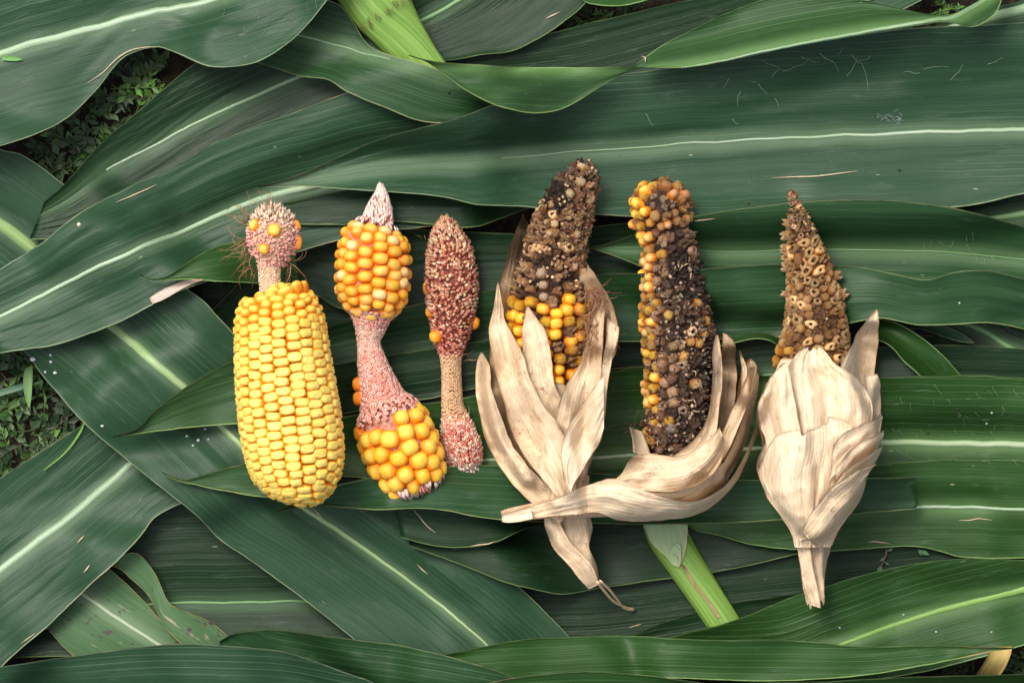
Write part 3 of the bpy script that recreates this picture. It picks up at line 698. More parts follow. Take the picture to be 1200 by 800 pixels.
leaf('long corn leaf under the left ears with its torn end right of the gnawed ear', [(325, 598), (370, 575), (450, 556), (520, 547), (600, 546), (700, 555), (800, 562), (950, 562), (1076, 559)], [(325, 600), (370, 593), (430, 597), (490, 595), (525, 598), (560, 605), (620, 611), (700, 614), (760, 615), (880, 612), (1000, 603), (1078, 597)],
     'mid', mid=None, lift=0.003, pitch=22, gap=0.0012, pleat=0.0011, endjag=7, raise_=0.004)
leaf('lower right corn leaf with a bright yellowish midrib fanning to the right edge', [(775, 752), (812, 740), (842, 733), (880, 720), (920, 704), (965, 689), (1010, 675), (1080, 660), (1130, 655), (1200, 657), (1290, 660)], [(790, 790), (880, 800), (1000, 800), (1100, 786), (1200, 758), (1290, 735)],
     'fresh', mid=[(930, 780), (985, 758), (1040, 738), (1100, 719), (1150, 706), (1200, 694), (1290, 672)], rib=(4, 12), rc=YG, V=0.002, lift=0.003, ruf=0.003, pitch=18, pleat=0.0016, gap=0.0015, raise_=0.004)
leaf('straw coloured dead leaf end poking out at the lower right corner', [(1163, 759), (1160, 768), (1152, 782), (1142, 800), (1132, 830)], [(1188, 758), (1186, 768), (1181, 782), (1172, 800), (1162, 830)], 'straw', gap=0.002, nu=9, nv=18)
leaf('slender corn leaf along the bottom edge, tapering out at the lower right', [(500, 772), (535, 763), (575, 755), (620, 748), (720, 745), (830, 748), (900, 748), (960, 752), (1010, 757), (1060, 756), (1110, 756), (1150, 757), (1188, 758)], [(500, 790), (560, 795), (640, 800), (700, 795), (800, 794), (900, 797), (1000, 792), (1080, 780), (1120, 772), (1160, 763), (1188, 759)],
     'fresh', lift=0.003, V=0.002, pitch=24, gap=0.003, pleat=0.001, belly=0.003, raise_=0.008)
leaf('corn leaf lying along the bottom between the spotted leaf and the slender one', [(256, 752), (272, 744), (295, 740), (330, 740), (400, 748), (470, 756), (520, 766), (570, 780), (606, 793), (660, 812)], [(256, 757), (275, 790), (300, 820), (400, 840), (500, 850), (660, 860)], 'mid', lift=0.0025, gap=0.0015, pitch=20)
leaf('leaf rim just entering the bottom edge below the slender leaf', [(540, 806), (600, 792), (650, 787), (700, 786), (770, 791), (850, 803), (900, 812)], [(560, 850), (700, 850), (800, 850), (900, 850)], 'fresh', gap=0.0025, nu=14)
leaf('leaf rim entering at the bottom right corner', [(900, 808), (970, 797), (1050, 793), (1120, 791), (1200, 790), (1290, 792)], [(900, 850), (1050, 850), (1290, 850)], 'fresh', gap=0.001, nu=14)
leaf('pale corn leaf at the bottom left corner over the spotted leaf', [(-90, 800), (-40, 790), (0, 781), (60, 772), (82, 770), (120, 764), (180, 756), (225, 754), (270, 756), (330, 763), (370, 774), (405, 787), (445, 801), (490, 825)], [(-90, 870), (60, 870), (200, 870), (350, 870), (490, 870)], 'blue', lift=0.002, gap=0.0015, pitch=22, raise_=0.008)

# -- leaf tips under and beside the plump ear
leaf('bright green leaf tip pointing left from under the middle of the plump ear', [(132, 511), (150, 506), (166, 498), (180, 482), (215, 455), (245, 436), (278, 420), (340, 395)], [(132, 512), (150, 510), (170, 507), (220, 501), (280, 496), (350, 492)], 'under', gap=0.0025, lift=0.002, pitch=16, zA=0.002)
leaf('small green leaf tip with a scorched point under the foot of the plump ear', [(190, 552), (203, 558), (218, 562), (226, 560), (250, 552), (285, 543), (350, 528)], [(190, 553), (201, 560), (214, 565), (226, 567), (246, 572), (272, 576), (300, 581), (360, 587)], 'under', gap=0.0025, lift=0.002, pitch=12)
leaf('green leaf tip pointing left from behind the neck of the plump ear', [(164, 321), (172, 325), (182, 327), (200, 322), (222, 306), (246, 292), (278, 282), (340, 268)], [(164, 322), (172, 327), (186, 329), (220, 328), (260, 330), (298, 332), (350, 334)], 'fresh', gap=0.0025, lift=0.002, pitch=13)
leaf('big blue green corn leaf with a broad white midrib filling the upper left corner', [(-90, -70), (100, -90), (300, -90), (450, -80)], [(-90, 190), (-40, 181), (0, 171), (40, 158), (78, 137), (110, 105), (132, 77), (150, 62), (180, 54), (200, 59), (225, 71), (250, 79), (286, 78), (312, 69), (340, 50), (365, 25), (386, 0), (450, -75)],
     'blue', mid=[(-80, 82), (0, 60), (50, 46), (100, 32), (170, 15), (240, 0), (320, -25), (400, -50)], rib=(13, 8), rc=WHITE, gap=0.003, lift=0.002, V=0.002, ruf=0.006, ruf_n=2.2, pitch=20, pleat=0.0011, raise_=0.009)
# ------------------------------------------------------------------ ears
def super_kernel(name, e1, e2, dent=0.0, lump=0.0, seed=0, nl=11, nm=7, taper=0.0, mat=None, point=0.0):
    """Rounded kernel: local x around the ear, y along it, z outward (-1 root, 1 crown)."""
    r = np.random.default_rng(seed)
    sp = lambda w, e: np.sign(w) * np.abs(w) ** e
    V, hz = [], []
    ph = np.linspace(-PI / 2, PI / 2, nm)
    for i, p in enumerate(ph):
        if i in (0, nm - 1):
            V.append((0, 0, -1.0 if i == 0 else 1.0)); continue
        for j in range(nl):
            a = 2 * PI * j / nl
            x = sp(math.cos(p), e1) * sp(math.cos(a), e2); y = sp(math.cos(p), e1) * sp(math.sin(a), e2); z = sp(math.sin(p), e1)
            k = 1 + lump * (r.random() - 0.5)
            if taper: x *= 1 - taper * (1 - z) / 2; y *= 1 - taper * (1 - z) / 2
            V.append((x * k, y * k, z * k))
    V = np.array(V)
    if dent: V[:, 2] -= dent * np.exp(-((V[:, 0] / 0.6) ** 2 + (V[:, 1] / 0.35) ** 2)) * (V[:, 2] > 0.3)
    if point: V[:, 1] += point * np.clip(V[:, 2], 0, 1) ** 2
    hz = (V[:, 2] + 1) / 2 - 0.2 * (V[:, 0] ** 2 + V[:, 1] ** 2)
    F = []
    top = len(V) - 1
    for j in range(nl):
        F.append((0, 1 + (j + 1) % nl, 1 + j))
        b = 1 + (nm - 3) * nl
        F.append((top, b + j, b + (j + 1) % nl))
    for i in range(nm - 3):
        for j in range(nl):
            a, b = 1 + i * nl, 1 + (i + 1) * nl
            F.append((a + j, a + (j + 1) % nl, b + (j + 1) % nl, b + j))
    return new_mesh(name, V, F, mat, {'hz': hz, 'hole': np.zeros(len(V))})

def hollow_kernel(name, seed, mat, open_=0.55):
    """Kernel eaten out: a broken rim round a dark hole."""
    r = np.random.default_rng(seed)
    prof = [(0.45, -1, 0), (0.95, -0.4, 0), (1.0, 0.2, 0), (0.88, 0.62, 0), (open_ + 0.10, 0.80, 0), (open_ - 0.05, 0.66, 0.7), (open_ * 0.7, 0.2, 1), (0.0, 0.1, 1)]
    nl = 11
    V, hz, ho, F = [], [], [], []
    jit = [1 + 0.45 * (r.random() - 0.5) for _ in range(nl)]
    jz = [0.35 * (r.random() - 0.6) for _ in range(nl)]
    for q, (rad, z, h) in enumerate(prof[:-1]):
        for j in range(nl):
            a = 2 * PI * j / nl
            k = jit[j] if q >= 2 else 1
            V.append((rad * k * math.cos(a), rad * k * math.sin(a), z + (jz[j] if 3 <= q <= 5 else 0)))
            hz.append(min(1, (z + 1) / 2 + 0.1)); ho.append(h)
    V.append((0, 0, prof[-1][1])); hz.append(0.3); ho.append(1)
    for q in range(len(prof) - 2):
        for j in range(nl):
            F.append((q * nl + j, q * nl + (j + 1) % nl, (q + 1) * nl + (j + 1) % nl, (q + 1) * nl + j))
    q = len(prof) - 2
    for j in range(nl):
        F.append((q * nl + j, q * nl + (j + 1) % nl, len(V) - 1))
    return new_mesh(name, V, F, mat, {'hz': hz, 'hole': ho})

K_DENT = [super_kernel('kernel', 0.58, 0.62, 0.05 + 0.05 * i, 0.14, i, 13, 9, 0.05, KM) for i in range(5)]
K_ROUND = [super_kernel('kernel', 0.85, 0.78, 0.0, 0.08, 20 + i, 12, 8, 0.1, KM) for i in range(5)]
K_ROUND_M = [super_kernel('kernel', 0.85, 0.8, 0.12 * (i % 2), 0.18, 30 + i, 11, 7, 0.1, KTINT) for i in range(4)]
K_SHRIV = [super_kernel('kernel', 0.95, 0.85, 0.6, 0.75, 40 + i, 10, 7, 0.1, KMOULD) for i in range(6)]
K_HOLLOW = [hollow_kernel('kernel', 60 + i, KMOULD if i % 2 else KM, 0.30 + 0.06 * (i % 4)) for i in range(6)]

class Ear:
    def __init__(s, path, rest=None, flat=0.92, drop=0.0, lift=0.0):
        p = crv(np.array(path, float), 500)
        p[:, 2] = np.maximum(p[:, 2], 0.8)
        s.p = p; s.M = 500
        t = np.gradient(p[:, :2], axis=0); s.t = t / np.linalg.norm(t, axis=1)[:, None]
        s.n = np.stack([-s.t[:, 1], s.t[:, 0]], 1)
        s.l = np.r_[0, np.cumsum(np.linalg.norm(np.diff(p[:, :2], axis=0), axis=1))]
        s.dr = np.gradient(p[:, 2], s.l)
        s.arc = np.r_[0, np.cumsum(np.hypot(np.diff(s.l), np.diff(p[:, 2])))]
        base = sample(blur(maxf(H, 2), 3), p[:, 0], p[:, 1])
        rest = np.percentile(base, 75) - 0.008 if rest is None else rest
        rm = p[:, 2].max()
        s.flat = flat
        s.zc = np.full(500, rest + rm * S * flat * 0.98 + lift) - drop * np.linspace(0, 1, 500)
        s.base = Vector(W(p[:, 0].mean(), p[:, 1].mean(), rest))
    def at(s, i, th, inset=0.0):
        """Point (px, px, metres) and outward normal (world) on the surface at path sample i, angle th (90 deg = up)."""
        r = s.p[i, 2] - inset
        x = s.p[i, :2] + s.n[i] * r * math.cos(th)
        z = s.zc[i] + r * S * s.flat * math.sin(th)
        k = 1 / math.hypot(1, s.dr[i])
        N = Vector((*(s.n[i] * math.cos(th) * k - s.t[i] * s.dr[i] * k), math.sin(th) * k)); N.y = -N.y
        # px y runs downward: flip world y components
        T = Vector((s.t[i][0], -s.t[i][1], 0))
        return x, z, N, T
    def core(s, name, inset, mat, parent, i0=0, i1=499, bump=0.0):
        ids = np.linspace(i0, i1, 60).astype(int); K = 36
        V = np.zeros((60, K, 3))
        for q, i in enumerate(ids):
            ins = inset(i) if callable(inset) else inset
            for j in range(K):
                x, z, N, T = s.at(i, 2 * PI * j / K, min(ins, s.p[i, 2] * 0.8) + bump * (rng.random() - 0.5))
                V[q, j] = (*x, z)
        U = upsample(V, 3, 3); splat(U[..., 0], U[..., 1], U[..., 2])
        v = np.stack([(V[..., 0] - 600) * S, (400 - V[..., 1]) * S, V[..., 2]], -1).reshape(-1, 3)
        idx = np.arange(60 * K).reshape(60, K)
        f = [(idx[i, (j + 1) % K], idx[i, j], idx[i + 1, j], idx[i + 1, (j + 1) % K]) for i in range(59) for j in range(K)]
        f += [tuple(idx[0]), tuple(idx[-1][::-1])]
        return link(name, new_mesh(name, v, f, mat, {'ac': np.zeros(len(v)), 'al': np.zeros(len(v)), 'ed': np.ones(len(v))}), parent)
    def put(s, i, th, mesh, a, b, c, col, parent, sink=1.0, tilt=0.0, spin=0.0, name='kernel'):
        x, z, N, T = s.at(i, th, 0)
        Y = (T - N * T.dot(N)).normalized()
        if tilt: N = (N - Y * tilt).normalized(); Y = (T - N * T.dot(N)).normalized()
        X = Y.cross(N)
        if spin:
            X, Y = X * math.cos(spin) + Y * math.sin(spin), Y * math.cos(spin) - X * math.sin(spin)
        P = Vector(W(x[0], x[1], z)) - N * (c * S * sink) - parent.location
        M = Matrix(((X.x * a * S, Y.x * b * S, N.x * c * S, P.x), (X.y * a * S, Y.y * b * S, N.y * c * S, P.y), (X.z * a * S, Y.z * b * S, N.z * c * S, P.z), (0, 0, 0, 1)))
        o = bpy.data.objects.new(name, mesh)
        C.objects.link(o); o.parent = parent; o.matrix_local = M
        o.color = (*col, 1)
        splat(np.array([x[0]]), np.array([x[1]]), np.array([z]))
        return o
    def rings(s, i0, i1, pitch, n_full, n_min=5, keep=0.72, twist=0.0, wander=0.7):
        """Yield (path sample, angle, half width, half length) for kernels in rows round the ear."""
        a0, a1 = s.arc[i0], s.arc[i1]
        m = max(1, int(round((a1 - a0) / pitch)))
        rmax = s.p[i0:i1 + 1, 2].max()
        wn = 2 * PI * rmax / n_full
        pp = (a1 - a0) / m
        for q in range(m):
            i = int(np.clip(np.interp(a0 + (q + 0.5) * pp, s.arc, np.arange(500)), 0, 499))
            r = s.p[i, 2]
            full = r > keep * rmax
            n = n_full if full else max(n_min, int(round(2 * PI * r / wn)))
            for j in range(n):
                off = (0.5 * (j % 2) - 0.25) if full else 0.5 * (rng.random() - 0.5)
                off += wander * (vnoise(j * 7.3, q * 0.35, 4) - 0.5)
                ii = int(np.clip(np.interp(a0 + (q + 0.5 + off) * pp, s.arc, np.arange(500)), 0, 499))
                tw = twist * (q / m) + 0.10 * wander * (vnoise(j * 3.1, q * 0.22, 6) - 0.5)
                th = 2 * PI * (j + (0 if full else 0.5 * (q % 2))) / n + tw
                yield q, j, ii, th % (2 * PI), PI * s.p[ii, 2] / n, pp / 2

def jit(c, d=0.08, sat=0.0):
    k = 1 + d * (rng.random() * 2 - 1)
    g = 1 + d * 0.6 * (rng.random() * 2 - 1)
    return (min(1, c[0] * k), min(1, c[1] * k * g), min(1, c[2] * k))

def lerp3(a, b, t): return tuple(x * (1 - t) + y * t for x, y in zip(a, b))
def visible(th, lim=0.28): return math.sin(th) > -lim

class Scales:
    """Small papery scales standing on an ear, joined into one mesh."""
    def __init__(s): s.b = Bag()
    def add(s, ear, i, th, w, l, col, lean=0.6, stand=0.5, tip=None, inset=0.0, wob=0.5):
        x, z, N, T = ear.at(i, th, inset)
        P = np.array(W(x[0], x[1], z))
        Y = (T - N * T.dot(N)).normalized(); X = Y.cross(N)
        d = (-Y * lean + N * stand + X * wob * (rng.random() - 0.5) + Y * wob * 0.5 * (rng.random() - 0.5)).normalized()
        up = (N - d * N.dot(d)).normalized(); sd = d.cross(up)
        d, up, sd = np.array(d), np.array(up), np.array(sd)
        w *= S; l *= S
        v = [P - sd * w * 0.7, P + sd * w * 0.7, P + d * l * 0.5 - sd * w, P + d * l * 0.5 + sd * w, P + d * l * 0.45 + up * w * 0.8, P + d * l, P - up * w * 0.2]
        f = [(0, 2, 4), (0, 4, 1), (1, 4, 3), (2, 5, 4), (4, 5, 3), (2, 0, 6), (6, 1, 3), (5, 2, 6), (6, 3, 5)]
        tc = tip if tip is not None else col
        s.b.add(v, f, np.array([col, col, lerp3(col, tc, 0.5), lerp3(col, tc, 0.5), lerp3(col, tc, 0.6), tc, col]))
    def cup(s, ear, i, th, w, h, rim, pit, inset=0.0):
        """A raised cupule: blunt pale-rimmed bump with a sunk red middle."""
        x, z, N, T = ear.at(i, th, inset)
        P = np.array(W(x[0], x[1], z)); Y = (T - N * T.dot(N)).normalized(); X = np.array(Y.cross(N)); Y = np.array(Y); n = np.array(N)
        w *= S; h *= S
        v, c = [], []
        for (rr, zz, cc) in ((1.0, -0.4, pit), (0.8, 1.0, rim), (0.35, 0.35, pit)):
            for q in range(6):
                a = q * PI / 3 + rng.random() * 0.3
                v.append(P + X * math.cos(a) * w * rr + Y * math.sin(a) * w * rr * 0.9 + n * zz * h * (0.8 + 0.5 * rng.random())); c.append(cc)
        v.append(P + n * 0.1 * h); c.append(pit)
        f = [(a * 6 + q, a * 6 + (q + 1) % 6, (a + 1) * 6 + (q + 1) % 6, (a + 1) * 6 + q) for a in (0, 1) for q in range(6)]
        f += [(12 + q, 12 + (q + 1) % 6, 18) for q in range(6)]
        s.b.add(v, f, np.array(c))

def silk(ear_empty, name, starts, n, rad=0.00016, length=(18, 42), cols=((0.24, 0.11, 0.05), (0.40, 0.24, 0.13)), zup=0.004, curl=1.6, fall=0.010):
    b = Bag()
    for k in range(n):
        x, y, z, dx, dy = starts[rng.integers(len(starts))]
        p = np.array([x + rng.normal() * 3, y + rng.normal() * 4.5]); z0 = z + rng.normal() * 0.003
        a = math.atan2(dy, dx) + rng.normal() * 0.7
        L = rng.uniform(*length); m = 10; da = rng.normal() * curl / m
        pts = []
        for q in range(m):
            pts.append(W(p[0], p[1], max(z0 - fall * (q / m) ** 2 + zup * math.sin(q / m * PI), 0.014)))
            p = p + np.array([math.cos(a), math.sin(a)]) * L / m; a += da + rng.normal() * 0.12
        b.tube(pts, np.linspace(rad, rad * 0.5, m), 4, lerp3(cols[0], cols[1], rng.random()))
    return tag(b.build(name, SILK, ear_empty), kind='stuff')

def husk(parent, A, B, mat=HUSK, name='husk_leaf', label=None, **kw):
    kw.setdefault('drape', 3); kw.setdefault('gap', 0.0008); kw.setdefault('lift', 0.0010); kw.setdefault('pleat', 0.0010); kw.setdefault('pitch', 7.0)
    kw.setdefault('jag', 1.5); kw.setdefault('tears', 0.3); kw.setdefault('cross', 0.0005); kw.setdefault('crinkle', 0.0007); kw.setdefault('fold', True)
    wd = np.linalg.norm(crv(A, 30) - crv(B, 30), axis=1).max()
    kw.setdefault('nu', int(np.clip(wd / 2.2, 8, 44)))
    ln = np.linalg.norm(np.diff(crv(A, 60), axis=0), axis=1).sum()
    kw.setdefault('nv', int(np.clip(ln / 3.2, 14, 80)))
    sh = sheet(A, B, None, **kw)
    o = link(name, sheet_mesh(name, sh, mat, 0.00018), parent)
    if label: o['label'] = label
    return o

GEAR = 'six misshapen ears of corn laid side by side'
def ear_root(E, label):
    return empty('corn_ear', E.base, label, 'corn ear', GEAR)

# ---- ear 1: plump yellow ear, pinched neck, tufted head
E = Ear([(321, 244, 8), (321, 252, 19), (321, 262, 27), (321, 276, 31), (321, 290, 29), (320, 302, 22), (318, 312, 14), (318, 330, 12.5), (320, 348, 13)])
E1 = Ear([(324, 332, 5), (325, 338, 23), (327, 344, 38), (328, 355, 47), (329, 370, 52), (331, 395, 54.5), (334, 430, 57), (338, 465, 59.5), (343, 500, 60), (347, 530, 58.5), (350, 555, 53), (351, 572, 43), (351, 584, 30), (350, 592, 10)])
r1 = ear_root(E1, 'plump pale yellow ear whose thin neck ends in a reddish tufted knob')
E1.core('core', 9, CORE_ORANGE, r1)
E.zc[:] = E1.zc[0] + 0.000
E.core('neck', lambda i: 3 if E.p[i, 1] < 305 else 0.5, CORE_STRAW, r1)
PY = (0.94, 0.70, 0.15); CR = (0.98, 0.79, 0.20); OY = (0.84, 0.44, 0.035)
for q, j, i, th, a, b in E1.rings(0, 499, 11.0, 20, wander=0.5):
    if not visible(th): continue
    y = E1.p[i, 1]
    top = np.clip((y - 372) / 45, 0, 1)
    c = lerp3((0.90, 0.60, 0.09), CR, top * (0.65 + 0.35 * rng.random()))
    if y > 545: c = lerp3(c, PY, 0.6)
    c = lerp3(c, OY, 0.12 * rng.random())
    m = K_DENT if y > 375 else K_ROUND
    E1.put(i, th + rng.normal() * 0.018, m[rng.integers(5)], a * (1.05 + 0.09 * rng.random()), b * (1.04 + 0.14 * rng.random()), 9.5 + rng.random(), jit(c, 0.06), r1, sink=0.92 - 0.07 * rng.random(), spin=rng.normal() * 0.07)
sc = Scales()
for k in range(560):                                   # pinkish stubble on the knob
    i = int(rng.uniform(4, 330)); th = rng.uniform(-0.2, PI + 0.2)
    y = E.p[i, 1]
    if y > 316: continue
    f = np.clip((y - 256) / 22, 0, 1)
    col = jit(lerp3((0.62, 0.44, 0.30), (0.70, 0.27, 0.22), f), 0.25)
    sc.add(E, i, th, 2.1, rng.uniform(6, 11) if y < 260 else rng.uniform(3, 6), col, 0.4, 1.0, tip=jit(lerp3((0.80, 0.62, 0.46), (0.82, 0.45, 0.38), f), 0.15), inset=3, wob=1.6)
tag(sc.b.build('stubble', CHAFF, r1), kind='stuff')
sc = Scales()
for k in range(260):
    i = int(rng.uniform(300, 499)); th = rng.uniform(-0.2, PI + 0.2)
    sc.add(E, i, th, 1.2, 2.6, jit((0.70, 0.50, 0.34), 0.15), 0.7, 0.5, tip=(0.82, 0.66, 0.48), inset=1)
tag(sc.b.build('neck_scale', CHAFF, r1), kind='stuff')
def near(E_, x, y, side=None):
    """Path sample and angle whose upper surface point lies at photograph pixel (x, y)."""
    d = (E_.p[:, 0] - x) ** 2 + (E_.p[:, 1] - y) ** 2
    i = int(d.argmin()); o = np.dot(np.array([x, y]) - E_.p[i, :2], E_.n[i]) / max(E_.p[i, 2], 1)
    return i, math.acos(np.clip(o, -1, 1))
for x, y, a, b in ((324, 271, 8.5, 8), (312, 293, 7, 7), (300, 265, 6.5, 8), (350, 265, 7, 8), (348, 286, 7, 9.5)):
    i, th = near(E, x, y)
    if x == 348: th = near(E, 351, 286)[1]
    E.put(i, th, K_ROUND[rng.integers(5)], a, b, 7, jit((0.90, 0.55, 0.08) if x < 340 else (0.86, 0.46, 0.10), 0.05), r1, sink=0.35)
z = E.zc[0]
silk(r1, 'silk', [(294, 262, z, -0.7, -0.7), (292, 285, z, -1, 0.3), (296, 300, z - .002, -0.9, 0.7), (342, 308, z - .004, 0.5, 0.9), (300, 318, z - .006, -0.6, 0.8), (318, 250, z + 0.004, 0.1, -1)], 75)

# ---- ear 2: orange ear with a pinched waist
E2 = Ear([(446, 221, 3), (446, 232, 8), (444, 246, 14), (442, 260, 19), (440, 268, 30), (438, 280, 39), (438, 300, 43.5), (437, 325, 44), (437, 345, 42), (436, 360, 35), (435, 371, 24), (434, 382, 18.5), (432, 400, 12.5), (435, 420, 15.5), (440, 440, 19.5), (445, 458, 24), (449, 470, 28), (453, 480, 36), (459, 497, 42.5), (467, 518, 45), (475, 538, 44), (482, 554, 41), (488, 567, 36), (491, 574, 29)], lift=0.006)
r2 = ear_root(E2, 'orange ear pinched to a bare pink waist with a white scaly tip')
E2.core('core', lambda i: 7 if (262 < E2.p[i, 1] < 372 or E2.p[i, 1] > 474) else 0.5, CORE_PINK, r2)
ys = E2.p[:, 1]
ia, ib = int(np.argmin(abs(ys - 263))), int(np.argmin(abs(ys - 374)))
AM = (0.86, 0.43, 0.028)
for q, j, i, th, a, b in E2.rings(ia, ib, 14.2, 14):
    if not visible(th): continue
    c = lerp3(AM, (0.92, 0.62, 0.22), 0.5 * rng.random() ** 2)
    y = E2.p[i, 1]
    pale = rng.random() < (0.28 if y > 330 else 0.12)
    if pale: c = (0.92, 0.62, 0.28)
    E2.put(i, th + rng.normal() * 0.03, K_ROUND[rng.integers(5)], a * (1.06 + 0.1 * rng.random()), b * (1.06 + 0.12 * rng.random()), 10 + 1.5 * rng.random(), jit(c, 0.08), r2, sink=0.85 - 0.12 * rng.random(), spin=rng.normal() * 0.1)
ic = int(np.argmin(abs(ys - 484)))
for q, j, i, th, a, b in E2.rings(ic, 493, 19.0, 13, 5, wander=1.1):
    if not visible(th): continue
    x, z, N, T = E2.at(i, th)
    if x[1] < 492 and 420 < x[0] < 462 and x[1] < 505 - abs(x[0] - 440): 
        if abs(x[0] - 446) < 13: continue
    c = lerp3((0.88, 0.46, 0.025), (0.92, 0.60, 0.08), rng.random())
    E2.put(i, th + rng.normal() * 0.05, K_ROUND[rng.integers(5)], a * (1.1 + 0.14 * rng.random()), b * (1.12 + 0.14 * rng.random()), 12 + 2 * rng.random(), jit(c, 0.06), r2, sink=0.8 - 0.15 * rng.random(), spin=rng.normal() * 0.2)
for x, y in ((414, 452), (418, 468)):
    i, th = near(E2, x, y)
    E2.put(i, PI * 0.03, K_ROUND[1], 8, 9, 8, (0.84, 0.36, 0.02), r2, sink=-0.1)
sc = Scales()
for k in range(300):                                  # white papery tip
    i = int(rng.uniform(0, ia + 6)); th = rng.uniform(-0.1, PI + 0.1)
    sc.add(E2, i, th, 2.2, 8.5, jit((0.80, 0.60, 0.50) if rng.random() < 0.45 else (0.5, 0.12, 0.08), 0.15), 1.0, 0.42, tip=jit((0.86, 0.70, 0.60), 0.12), inset=1.0, wob=0.6)
tag(sc.b.build('tip_scale', CHAFF, r2), kind='stuff')
sc = Scales()
iw0, iw1 = int(np.argmin(abs(ys - 366))), int(np.argmin(abs(ys - 488)))
for q, j, i, th, a, b in E2.rings(iw0, iw1, 5.2, 40, 18, 0.2, 0.5):
    if math.sin(th) < -0.2: continue
    y = E2.p[i, 1]; f = np.clip((y - 384) / 30, 0, 1) * 0.7 + 0.1
    if y < 384: f = 0.8
    rim = jit(lerp3((0.82, 0.58, 0.44), (0.80, 0.42, 0.33), f), 0.12); pit = jit(lerp3((0.66, 0.36, 0.26), (0.48, 0.085, 0.06), f), 0.15)
    if rng.random() < 0.35: rim = (0.86, 0.70, 0.58)
    sc.cup(E2, i, th + rng.normal() * 0.06, 2.3 + rng.random(), 1.0 + 0.6 * rng.random(), rim, pit)
tag(sc.b.build('cupule', CHAFF, r2), kind='stuff')
sc = Scales()
for k in range(42):                                    # torn white foot
    i = int(rng.uniform(480, 499)); th = rng.uniform(0, PI)
    sc.add(E2, i, th, 3.0, 15, jit((0.80, 0.60, 0.50) if rng.random() < 0.6 else (0.6, 0.25, 0.18), 0.15), -1.0, 0.25, inset=3, wob=0.9)
tag(sc.b.build('torn_foot', CHAFF, r2), kind='stuff')

# ---- ear 3: thin scaly cob with almost no kernels
E3 = Ear([(521, 256, 4), (522, 263, 11), (523, 275, 18), (526, 292, 25), (528, 312, 29), (529, 335, 31), (529, 358, 29), (529, 380, 25), (528, 398, 20), (528, 412, 14), (528, 424, 10.5), (529, 450, 10), (530, 475, 11.5), (533, 490, 14.5), (537, 508, 19.5), (541, 526, 22), (543, 542, 20.5), (544, 553, 16), (544, 558, 11)])
r3 = ear_root(E3, 'thin reddish scaly cob almost bare of kernels with a straw coloured waist')
E3.core('core', lambda i: 3.5 if E3.p[i, 1] < 415 else 1.0, core_material('dark_red_cob', (0.10, 0.028, 0.02), (0.36, 0.10, 0.065)), r3)
ys3 = E3.p[:, 1]
sc = Scales()
for k in range(1250):
    i = int(rng.uniform(0, np.argmin(abs(ys3 - 420)))); th = rng.uniform(-0.3, PI + 0.3)
    y = E3.p[i, 1]
    f = np.clip((y - 262) / 110, 0, 1)
    u = rng.random()
    col = (0.46, 0.115, 0.075) if u < 0.30 + 0.32 * f else ((0.56, 0.33, 0.19) if u < 0.85 else (0.74, 0.55, 0.38))
    if y > 385: col = (0.42, 0.085, 0.06) if u < 0.75 else (0.7, 0.35, 0.26)
    tip = lerp3(col, (0.70, 0.46, 0.27), 0.5 * rng.random())
    sc.add(E3, i, th, 2.4, 8.0 if y < 300 else 7.0, jit(col, 0.3), 0.5, 0.9, tip=jit(tip, 0.25), inset=3.5, wob=1.7)
tag(sc.b.build('chaff', CHAFF, r3), kind='stuff')
sc = Scales()
j0 = int(np.argmin(abs(ys3 - 416)))
for q, j, i, th, a, b in E3.rings(j0, 496, 4.4, 28, 14, 0.2):
    if math.sin(th) < -0.3: continue
    y = E3.p[i, 1]
    f = np.clip((y - 482) / 18, 0, 1)
    rim = jit(lerp3((0.74, 0.50, 0.30), (0.80, 0.36, 0.26), f), 0.12); pit = jit(lerp3((0.52, 0.30, 0.15), (0.45, 0.075, 0.05), f), 0.15)
    if f > 0.5 and rng.random() < 0.3: rim = (0.85, 0.66, 0.52)
    if y > 545: rim, pit = jit((0.55, 0.47, 0.40), 0.15), (0.35, 0.25, 0.2)
    sc.cup(E3, i, th + rng.normal() * 0.03, 2.2 if f < 0.5 else 2.6, 1.8, rim, pit)
tag(sc.b.build('cupule', CHAFF, r3), kind='stuff')
sc = Scales()
for k in range(190):
    i = int(rng.uniform(np.argmin(abs(ys3 - 488)), 499)); th = rng.uniform(-0.2, PI + 0.2)
    low = E3.p[i, 1] > 544
    col = jit((0.56, 0.46, 0.38) if low and rng.random() < 0.7 else ((0.50, 0.10, 0.07) if rng.random() < 0.5 else (0.78, 0.52, 0.38)), 0.25)
    sc.add(E3, i, th, 2.2, 7.0, col, -0.2 if low else 0.5, 0.9, tip=jit((0.82, 0.64, 0.48), 0.2), inset=2, wob=1.6)
tag(sc.b.build('ragged_scale', CHAFF, r3), kind='stuff')
for x, y, th, a, b in ((511, 394, None, 8.5, 8), (555, 378, None, 7.5, 8.5), (498, 337, PI * 0.02, 5, 9), (500, 366, PI * 0.04, 5, 7)):
    i, t0 = near(E3, x, y)
    E3.put(i, th or t0, K_ROUND[rng.integers(5)], a, b, 7, jit((0.88, 0.50, 0.05), 0.05), r3, sink=-0.1 if th is None else 0.5)
z3 = E3.zc[0]
silk(r3, 'silk', [(545, 420, z3, 0.6, -0.6), (500, 280, z3, -0.8, -0.5), (545, 490, z3 - .006, 0.7, -0.6)], 10, 0.00012, (8, 22))

